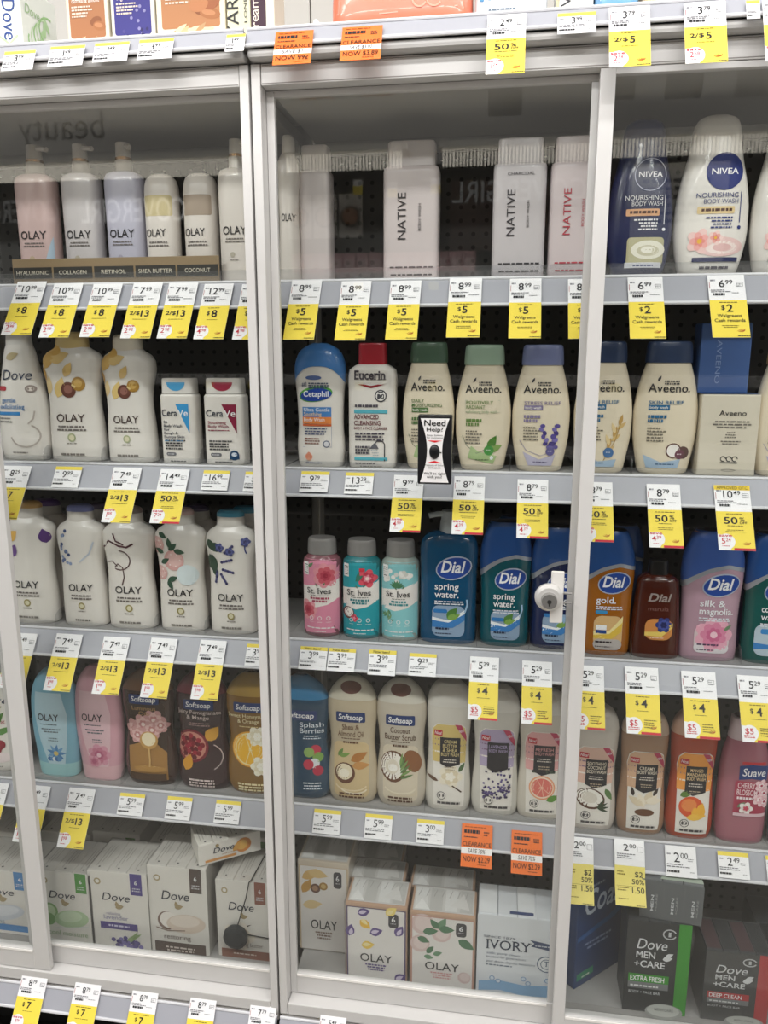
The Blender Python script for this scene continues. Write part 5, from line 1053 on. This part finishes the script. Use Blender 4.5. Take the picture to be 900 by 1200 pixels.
# tray with five scent names, topmost row
ta, tb = at(15, 316, .116)[0], at(257, 316, .116)[0]; tz = SHELF_Z[1]
t = thing('display_tray', 'low gold and charcoal scent tray in front of the pump bottles', 'tray', ((ta + tb) / 2, .116, tz)); TW = tb - ta; TH = .047
names = ('HYALURONIC', 'COLLAGEN', 'RETINOL', 'SHEA BUTTER', 'COCONUT')
MB().box(-TW / 2, TW / 2, 0, .0025, 0, TH, mat('8F7A5C', .45), .0006).build('front_board', t)
MB().box(-TW / 2, TW / 2, .003, .029, 0, .003, mat('6A5C4A', .5)).build('floor_board', t)
for i, nm in enumerate(names):
    u0 = -TW / 2 + TW * i / 5 + .002; u1_ = u0 + TW / 5 - .004
    MB().box(u0, u1_, -.001, -.0001, .012, .032, mat('35332F', .4)).build('name_plate', t)
    d = Deco(TW / 5, TH, lambda x, z, off, c=(u0 + u1_) / 2: (c + x, -.001 - off * .5, z), .05); d.T(nm, 0, .40, min(.8, .085 * len(nm)), .15, 'D8D0BE', .004); d.build(t)

# ------------------------------------------------------------------ things on the open top shelf
ZT = 1.9262
def oat(c1, name, art, big=False):
    def f(d):
        d.label(-.42, .22, .42, .78, c1, .004); d.T(name, -.02, .66, .66 if not big else .5, .06, 'F2E8DE', .004); d.L(-.36, .60, .5, 4, .04, 'E0D0C0', 'l', .5)
        art(d)
    return f
def almonds(d):
    d.E(.2, .42, .14, .06, '8A5434', 20); d.E(.28, .36, .15, .06, 'A46A42', -10); d.E(.26, .37, .1, .03, 'B98058', -10)
    for q in range(9): d.leaf(-.36 + .06 * q, .12 + .02 * (q % 3), .22, 15 + 10 * (q % 4), ('D4B48A', 'B8946A', 'E4CCA8')[q % 3], .35)
def lavs(d):
    for q in range(34): d.C(-.3 + .74 * d.rng.random(), .06 + .5 * d.rng.random() * d.rng.random() + .05 * (q % 3), .035, ('2E2A5E', '4A4486', '8A86B4')[q % 3], n=8)
def top_carton(label, xL, xR, H, D, body, yf=.02, **kw):
    a, b_ = at(xL, 36, yf)[0], at(xR, 36, yf)[0]
    return carton(label, b_ - a, D, H, (a + b_) / 2, yf + D / 2, ZT, body, **kw)
top_carton('beige soap carton with a brown oatmeal and almond panel', 79, 128, .115, .06, CARD('D8D0BC'), front=oat('A8704A', 'oatmeal & almond', almonds))
top_carton('beige soap carton with an indigo lavender panel', 131, 182, .115, .06, CARD('D8D4C6'), front=oat('3A3680', 'english lavender', lavs))
top_carton('wide beige soap carton with almonds, by the vertical-lettered carton', 184, 265, .135, .06, CARD('DCD2BC'), front=oat('B07A52', 'oatmeal & almond', lambda d: (almonds(d), d.E(.3, .5, .14, .1, '9A5C3A', 30), d.E(.12, .46, .14, .08, 'B47850', 10)), True))
top_carton('pale green carton with tall vertical black lettering', 266.5, 294, .2, .06, CARD('CFCDB0'), front=lambda d: (d.T('YARDLEY', -.0, .36, .62, .5, K, .0, rot=90), d.T('LONDON', .36, .3, .3, .12, K, 0, rot=90)), yf=.015)
top_carton('cream carton with a dark plum band, by the carton with vertical lettering', 295, 322, .12, .06, CARD('DED6C4'), front=lambda d: (d.R(-.5, 0, .14, 1, '3E2434'), d.T('creamy', -.18, .36, .5, .34, 'E6D8CC', .006, rot=90), d.leaf(.3, .6, .4, 80, '5A4030', .5)), yf=.015)
def dove_top(d):
    d.label(-.44, .1, .44, .9, 'EEF2EC', .004); d.T('Dove', .1, .5, .5, .28, '2F4A8A', .004, .1, rot=-90); d.S_([(-.4, .2), (-.1, .34), (.2, .2), (.4, .3)], .05, 'B4D0A4'); d.C(-.25, .28, .14, 'B8D4AC'); d.C(-.25, .28, .1, 'DCE8D2')
def swirl(d):
    d.T('Dove', -.2, .62, .4, .12, 'A8C49A', .004, .2)
    for q in range(5): d.arc(-.05 + .08 * q, .3 + .06 * q, .3, .2, 160 - 20 * q, 350, .03, ('9CC48A', 'C4DCB6')[q % 2]); d.leaf(-.3 + .14 * q, .2 + .08 * q, .3, 30 * q, 'B4D4A4', .3)
xr = at(27, 46, .02)[0]
carton('white soap box with vertical blue lettering and a green-swirled side', .08, .105, .12, xr - .04, .0725, ZT, CARD('E6EAE4'), front=dove_top, side=swirl)
t = thing('shelf_clip', 'small clear plastic clip on the bare top shelf', 'clip', tuple(at(372, 26, -.02)[:2]) + (ZT,))
b = MB(); vs = [(x, y, z) for y in (-.0012, .0012) for x, z in ((-.007, 0), (.009, 0), (.006, .006), (-.001, .014), (-.005, .013))]
b.add(vs, [(4, 3, 2, 1, 0), (5, 6, 7, 8, 9)] + [(i, (i + 1) % 5, 5 + (i + 1) % 5, 5 + i) for i in range(5)], mat('E8E6E2', .3)); b.build('fin', t); MB().box(-.007, .012, -.006, .006, 0, .0012, mat('E8E6E2', .3)).build('foot', t)
def wavy_pack(label, xL, xR, H, col, art, yf=.0, D=.09, name='wipes_pack', cat='wipes pack'):
    a, b_ = at(xL, 22, yf)[0], at(xR, 22, yf)[0]; W = b_ - a
    o = thing(name, label, cat, ((a + b_) / 2, yf + D / 2, ZT))
    F = Form(W, D, H, [(0, .97, .8), (.03, .99, .92), (.3, 1, 1), (.7, .99, .95), (.93, .97, .6), (1, .96, .12)], 4.0)
    b = MB(); F.loft(b, mat(col, .25, coat=.3, bump=.5, nscale=18)); b.build('pouch', o, True); d = Deco(W, H, F.front(), .01); art(d); d.build(o); return o
wavy_pack('coral orange film pack with a pale swirl', 385, 553, .1, 'DE7A5E', lambda d: (d.arc(.14, .42, .05, .12, 0, 330, .012, 'EFA890'), d.arc(.24, .40, .05, .1, 0, 330, .012, 'EFA890'), d.S_([(-.45, .3), (-.1, .24), (.4, .3)], .006, 'F0B4A0'), d.leaf(.3, .72, .14, 10, 'F4E4DA', .5)))
wavy_pack('white film pack with blue brush strokes', 555, 642, .09, 'E6EBF0', lambda d: ([d.S_([(-.4 + .1 * q, .36), (-.34 + .1 * q, .56 + .04 * (q % 2))], .06, ('5E9AC8', '86B8DC')[q % 2]) for q in range(9)], d.L(-.3, .2, .4, 2, .05, '6A7A8A', 'l')))
top_carton('white carton with vertical black letters by the brush stroke pack', 650, 694, .13, .06, CARD('E4E2DE'), front=lambda d: (d.T('AVEENO', -.1, .4, .7, .26, '33343A', 0, rot=90), d.R(-.5, .0, -.4, 1, 'C9B89A')), yf=.015)
wavy_pack('bright blue film pack beside the vertical-letter carton', 697, 750, .08, '6FA6D2', lambda d: d.S_([(-.4, .3), (0, .4), (.4, .3)], .05, 'B8D8EE'))
wavy_pack('amber and white film pack between two blue packs', 752, 784, .08, 'E2C6A0', lambda d: d.C(0, .4, .2, 'C98A4A'))
wavy_pack('pale blue film pack above the two-for-five tags', 786, 842, .08, '9CC4DE', lambda d: d.S_([(-.4, .4), (.4, .3)], .08, 'E4EEF4'))
wavy_pack('white film pack at the open shelf end', 845, 905, .08, 'DDE6EC', lambda d: d.S_([(-.4, .3), (.4, .4)], .08, '7FB0D4'))

# ------------------------------------------------------------------ the tags
TG = price_tag
for cx, y0, y1, w_, pr, ref in ((24, 60, 82, 36, '3.99', 'white green-swirled soap box'), (80, 54, 77, 40, '1.49', 'brown almond panel carton'), (132, 50, 72, 40, '1.49', 'indigo lavender panel carton'), (184, 46, 69, 40, '3.99', 'wide almond carton'), (277, 40.5, 60, 22, '1.49', 'pale green vertical-lettered carton')):
    TG('top', 'plain', cx, y0, y1, w_, ref, pr)
TG('top', 'clear', 345.5, 36.5, 75, 44, 'white shelf clip', '', 'NOW 99¢', 'SAVE $1')
TG('top', 'clear', 425, 31, 70, 47, 'coral orange film pack', '', 'NOW $3.89', 'SAVE $3.90')
TG('top', 'sale', 594, 17, 86.5, 45, 'blue brush stroke pack', '2.49', '50%', '1.24')
TG('top', 'plain', 676, 15, 39, 45, 'white vertical-lettered carton on top', '3.99')
TG('top', 'sale', 737.5, 7.5, 78, 48, 'bright blue film pack', '3.79', '2/$5', '2.58')
TG('top', 'sale', 825.5, 2, 74, 49, 'pale blue film pack', '3.79', '2/$5', '2.58')
TG('top', 'plain', 882, 1, 22, 16, 'gap near the shelf end', '')
TG('top', 'sale', 915, -1, 71, 44, 'film pack at the shelf end', '3.79', '2/$5', '2.58')
for cx, y0, y1, s, sv, pr, ref in ((38, 330, 392.5, '$8', '2.98', '10.99', 'tall pink pump bottle'), (81, 332, 395.5, '$8', '2.98', '10.99', 'pale grey pump bottle'), (127, 332.5, 395, '$8', '2.98', '10.99', 'lavender grey pump bottle'), (174, 331.5, 396.6, '2/$13', '2.98', '7.99', 'short white round-topped bottle'), (215.5, 331.5, 396.6, '2/$13', '2.98', '7.99', 'tan-banded short bottle'), (257, 332.5, 397.5, '$8', '4.98', '12.99', 'half-hidden pump bottle'), (301, 333, 398, '$8', '4.98', '12.99', 'frame post, topmost row')):
    TG(('L', 1), 'sale', cx, y0, y1, 34, ref, pr, s, sv)
for cx, y0, y1, w_, s, ref in ((360, 328.5, 398, 35, '5', 'white bottle by the side panel'), (418, 329.5, 399, 35, '5', 'bare spot beside the edge-on bottle'), (476, 329, 398, 36, '5', 'pinkish vertical-lettered bottle'), (546, 326, 395.5, 38, '5', 'gap in the topmost row'), (616, 326.5, 396.6, 37, '5', 'light grey vertical-lettered bottle'), (684, 327, 397, 37, '5', 'red-lettered bottle')):
    TG(('M', 1), 'cash', cx, y0, y1, w_, ref, '8.99', s)
for cx, y0, y1, w_, ref in ((755.7, 325, 397, 41, 'dark blue tapered bottle'), (850, 322.5, 395.6, 43, 'white tapered bottle with blue emblem')):
    TG(('R', 1), 'cash', cx, y0, y1, w_, ref, '6.99', '2')
TG(('L', 2), 'sale', 21, 546, 609, 33, 'blue-striped teardrop bottle', '8.29', '$7', '1.29'); TG(('L', 2), 'plain', 81.5, 547, 571.5, 31, 'tan-necked gold nut bottle', '9.99')
TG(('L', 2), 'sale', 150, 548, 613, 33, 'pale-necked gold nut bottle', '7.49', '2/$13', '1.98'); TG(('L', 2), 'sale', 205.5, 550, 614, 34, 'blue wedge bottle', '14.49', '50%', '7.24', red=True)
TG(('L', 2), 'plain', 254.5, 551.5, 574.5, 31, 'maroon wedge bottle', '16.99'); TG(('L', 2), 'plain', 302, 553, 576, 28, 'post beside the maroon wedge bottle', '5.99')
TG(('M', 2), 'plain', 370, 552.6, 576.5, 33, 'blue-domed bottle with oval emblem', '9.79'); TG(('M', 2), 'plain', 422, 554, 579, 33, 'red-capped rectangular bottle', '13.29')
for k, cx, y0, y1, w_, ref, pr, sv in (('M', 479.5, 557, 624, 35, 'dark green-capped bottle', '9.99', '4.99'), ('M', 550.5, 558.5, 626.6, 36, 'pale green-capped bottle', '8.79', '4.39'), ('M', 624.5, 562, 631, 36, 'lavender-capped bottle', '8.79', '4.39'), ('R', 699, 565, 635, 37, 'oat picture bottle', '8.79', '4.39'), ('R', 777, 567.5, 642, 39, 'coconut picture cream bottle', '8.79', '4.39')):
    TG((k, 2), 'sale', cx, y0, y1, w_, ref, pr, '50%', sv, red=True)
TG(('R', 2), 'sale', 857, 569, 645, 42, 'cream folding carton', '10.49', '50%', '5.24', red=True, strip='APPROVED OTC')
for cx, y0, y1, ref in ((29, 742, 808, 'purple petal bottle'), (82, 743, 811, 'small blue blossom bottle'), (137.5, 746.5, 815, 'brown swirl bottle'), (193, 748, 819, 'pale strawberry bottle'), (250.5, 750.5, 821, 'lavender sprig wavy bottle')):
    TG(('L', 3), 'sale', cx, y0, y1, 31, ref, '7.49', '2/$13', '1.98')
TG(('L', 3), 'plain', 303, 755, 781, 26, 'post beside the lavender sprig bottle', '3.99')
for cx, y0, y1, ref, pr, st in ((368.5, 758, 785, 'pink rose bottle', '3.99', 'New item!'), (401.5, 760, 787, 'teal orchid bottle', '3.99', 'New item!'), (449, 762, 791.5, 'aqua sea salt bottle', '3.99', 'New item!'), (496, 766, 792.5, 'blue translucent pump bottle', '9.29', '')):
    TG(('M', 3), 'plain', cx, y0, y1, 32, ref, pr, strip=st)
for k, cx, y0, y1, w_, ref in (('M', 568, 770, 844, 34, 'teal leaf splash bottle'), ('M', 629.5, 775, 849, 35, 'navy bottle behind the lock'), ('R', 690, 780, 855, 35, 'amber gold bottle'), ('R', 751.5, 782, 860.5, 39, 'short dark amber bottle'), ('R', 818, 787, 865.5, 40, 'mauve magnolia bottle'), ('R', 884, 792, 870, 41, 'teal green blue-capped bottle')):
    TG((k, 3), 'sale', cx, y0, y1, w_, ref, '5.29', '$4', '$5', red=True)
TG(('L', 4), 'sale', -4, 917, 980, 30, 'red pomegranate teardrop bottle', '7.49', '2/$13', '1.98'); TG(('L', 4), 'sale', 45, 920.5, 989, 30, 'pale blue ribbed bottle', '7.49', '2/$13', '1.98'); TG(('L', 4), 'sale', 97, 924, 995.5, 31, 'pale pink ribbed bottle', '7.49', '2/$13', '1.98')
for cx, y0, y1, ref in ((156, 930, 956, 'dark brown pink blossom bottle'), (211.5, 934, 961, 'maroon pomegranate bottle'), (268.5, 938.5, 965.5, 'golden orange slice bottle')): TG(('L', 4), 'plain', cx, y0, y1, 29.5, ref, '5.99')
for cx, y0, y1, ref, pr in ((384.5, 949, 977.6, 'beige almond bottle', '5.99'), (444.5, 954.5, 983.5, 'beige halved coconut bottle', '5.99'), (505, 961, 989, 'milky vanilla flower bottle', '3.00')): TG(('M', 4), 'plain', cx, y0, y1, 32, ref, pr)
TG(('M', 4), 'clear', 559.5, 966, 1017, 36, 'milky lavender label bottle', '', 'NOW $2.29', 'SAVE 70%'); TG(('M', 4), 'clear', 617.5, 974, 1025, 36, 'milky grapefruit label bottle', '', 'NOW $2.29', 'SAVE 70%')
def fold_tag(cx, y0, y1, w_, ref, short=False):
    o = TG(('R', 4), 'buy', cx, y0, y1, w_, ref, '2.00', '')
    return o
def faded(cx, y0, y1, w_, ref):
    key = ('R', 4); P, d, n = plane(key); P = P + n * .0046; T = on_plane(cx, y0, P, n); Bm = on_plane(cx, y1, P, n); W = on_plane(cx + w_ / 2, y0 + 5, P, n)[0] - on_plane(cx - w_ / 2, y0 + 5, P, n)[0]; H = abs(np.dot(Bm - T, d))
    o = thing('price_tag', 'creased white and pale yellow buy-two tag below the %s' % ref, 'price tag', tuple(T), (math.atan2(d[1], -d[2]), 0, 0))
    cur = lambda z: -.0025 * math.sin(math.pi * min(1, max(0, -z / H)) * 2.2)
    b = MB(); vs = [(sx * W / 2, cur(-H * i / 10), -H * i / 10) for i in range(11) for sx in (-1, 1)]; vs += [(x, y + .0005, z) for x, y, z in vs]
    b.add(vs, [(2 * i, 2 * i + 1, 2 * i + 3, 2 * i + 2) for i in range(10)] + [(22 + 2 * i, 22 + 2 * i + 2, 22 + 2 * i + 3, 22 + 2 * i + 1) for i in range(10)], mat(WHT, .35)); b.build('ticket', o)
    D = Deco(W, H, lambda x, z, off: (x, cur(z) - off * .6 - .0001, z), .006); D.rng = random.Random(int(cx))
    D.label(-.5, -1, .5, -.40, 'EDDD7A'); D.T('2', -.2, -.17, .17, .1, INK, .004, al='l'); D.T('00', .0, -.125, .22, .06, INK, .004, al='l'); D.L(-.42, -.23, .6, 3, .03, GRY, 'l'); D.S_([(.27, -.1), (.45, -.1), (.45, -.18), (.27, -.18), (.27, -.1)], .012, '77777C')
    D.T('$2', .42, -.56, .26, .08, INK, .006, al='r'); D.T('50%', .46, -.67, .4, .075, INK, .006, al='r'); D.T('1.50', .46, -.80, .4, .085, INK, .004, al='r'); D.L(-.42, -.5, .3, 2, .04, '8A7A30', 'l'); D.S_([(-.45, -.705), (.45, -.705)], .01, '8A7A30'); D.L(-.42, -.74, .4, 2, .035, '8A7A30', 'l'); D.L(-.4, -.9, .5, 1, .03, '8A7A30', 'l'); D.L(.45, -.985, .4, 1, .02, INK, 'r')
    D.build(o, ('sale_panel', 'print_block', 'lettering'))
faded(679, 981, 1060, 32, 'coconut half bottle'); faded(737, 984, 1062, 35, 'tan shea butter bottle')
TG(('R', 4), 'plain', 797, 991.5, 1028, 36, 'orange red mango bottle', '2.00', strip='none'); TG(('R', 4), 'plain', 858.5, 998.5, 1029.5, 36, 'dusty rose cherry blossom bottle', '2.49'); TG(('R', 4), 'plain', 914, 1004, 1036, 34, 'dark teal bottle at the row end', '2.49')
for cx, y0, ref, pr, s in ((41.5, 1143, 'green-tabbed soap pack', '8.79', '$7'), (104, 1152, 'violet-tabbed soap pack', '8.79', '$7'), (171, 1161, 'coconut picture soap pack', '8.79', '$7'), (239, 1169, 'rust-tabbed soap pack', '8.79', '$7'), (309, 1178, 'joint between the two cases', '7.79', '$6'), (391, 1190.5, 'gold nut soap pack', '5.49', '$4')):
    TG('base', 'sale', cx, y0, y0 + 66, 31, ref, pr, s, '1.79')

# ------------------------------------------------------------------ the far side of the aisle, seen in the glass
ao = -2.05
t = thing('makeup_display', 'lit makeup wall unit across the aisle, seen mirrored in the door glass', 'display', (0, ao, 0))
MB().box(-2.9, 1.8, -.4, -.36, 0.0, 2.75, mat('4A4845', .6)).build('back_panel', t)
MB().box(-2.9, 1.8, -.355, .0, 0.05, .75, mat('55524F', .5)).build('drawer_base', t)
MB().box(-2.9, 1.8, -.36, -.02, 2.30, 2.62, emit('E4DED6', .55)).build('header_sign', t)
def mirror_text(s, xc, z, wd, h, m, yy, name, bold=.008):
    vs, fs, x0, w0 = glyphs(s, bold); k = wd / w0; b = MB()
    b.add([(xc + wd / 2 - (x - x0) * k, yy, z + y * h / .69) for x, y in vs], [tuple(reversed(f)) for f in fs], m); b.build(name, t)
mirror_text('beauty', -1.93, 2.375, .40, .11, mat('2E2C2A', .5), -.018, 'header_lettering', 0)
MB().box(-2.7, -1.3, -.2, -.19, 1.98, 2.19, mat('2E2B2A', .5)).build('sign_panel', t)
MB().box(-.25, .95, -.2, -.19, 1.9, 2.19, mat('5A4640', .5)).build('sign_panel', t)
LT = emit('F4F2EE', 1.3); LT2 = emit('F4F2EE', .45)
mirror_text('COVERGIRL', -1.705, 2.06, .51, .10, LT, -.187, 'sign_lettering'); mirror_text('COVERGIRL', -2.31, 2.07, .48, .10, LT2, -.187, 'sign_lettering'); mirror_text('COVERGIRL', .04, 2.10, .56, .085, LT2, -.187, 'sign_lettering')
EM = emit('FFF6E4', 2.6)
for xa, xb in ((-2.6, -1.12), (-.92, -.42), (-.27, .34), (.38, 1.5)):
    b = MB(); n = int((xb - xa) / .014)
    for i in range(n): b.box(xa + i * .014, xa + i * .014 + .0075, -.01, .0, 2.205, 2.27, EM)
    lt = b.build('light_louver', t); lt['kind'] = 'stuff'
    MB().box(xa - .01, xb + .01, -.13, .03, 2.272, 2.295, mat('D8D4CC', .4)).build('lamp_housing', t)
MB().box(.48, .84, -.06, -.055, 1.82, 2.19, mat('E8E6E2', .4)).build('notice_sheet', t)
b = MB(); rg = random.Random(3)
for i in range(6):
    x = .52
    while x < .78: w2 = .015 + .03 * rg.random(); b.box(x, x + w2, -.0545, -.054, 2.12 - .03 * i, 2.132 - .03 * i, mat('5A5A5E', .5)); x += w2 + .012
b.build('notice_print', t)['kind'] = 'stuff'
for z in (1.06, 1.36, 1.79):
    MB().box(-2.6, 1.7, -.355, -.02, z, z + .012, mat('D5D2CE', .3)).build('shelf_board', t)
    MB().box(-2.6, 1.7, -.02, -.015, z - .03, z + .012, mat('C4C2C0', .3)).build('rail_strip', t)
def opp(name, label, cat, x, z, y=-.1, group=None): return thing(name, label, cat, (x, ao + y, z), group=group)
for i in range(14):
    o = opp('makeup_box', 'small pink makeup box in the row across the aisle', 'makeup box', -.90 + .057 * i, 1.8025, -.1, 'pink boxes across the aisle')
    MB().box(-.027, .027, -.025, .025, 0, .085, mat('D9A9AC', .4), .002).build('body', o); MB().box(-.02, .02, .0252, .026, .02, .06, mat('EBD0D0', .4)).build('front_label', o)
for i, (x, c) in enumerate(((-.956, 'B98E74'), (-.835, 'D8C8BC'), (-.715, 'B08468'))):
    o = opp('powder_compact', 'round %s powder compact hanging across the aisle' % ('tan', 'pale', 'bronze')[i], 'compact', x, 2.08, -.34)
    MB().box(-.055, .055, -.004, .004, -.09, .1, mat('E4E1DD', .4)).build('backing_card', o)
    MB().cyl((0, .005, 0), (0, 1, 0), .046, .046, .012, mat('1E1D1D', .3), 28).build('case_body', o, True); MB().cyl((0, .0175, 0), (0, 1, 0), .037, .037, .003, mat(c, .4), 28).build('powder_pan', o, True)
for i, (x, z) in enumerate(((-.621, 2.17), (-.475, 2.155), (-.297, 2.165), (-.62, 1.785), (-.3, 1.785), (-.3, 1.37), (-1.3, 1.37), (-1.1, 1.37), (-.62, 1.37), (.45, 1.37))):
    o = opp('price_tag', 'small white and yellow tag on a rail across the aisle', 'price tag', x, z, -.012, 'tags across the aisle')
    MB().box(-.02, .02, 0, .0015, -.06, .0, mat(WHT, .4)).build('ticket', o); MB().box(-.02, .02, .0016, .0022, -.06, -.026, mat(YEL, .4)).build('sale_panel', o)
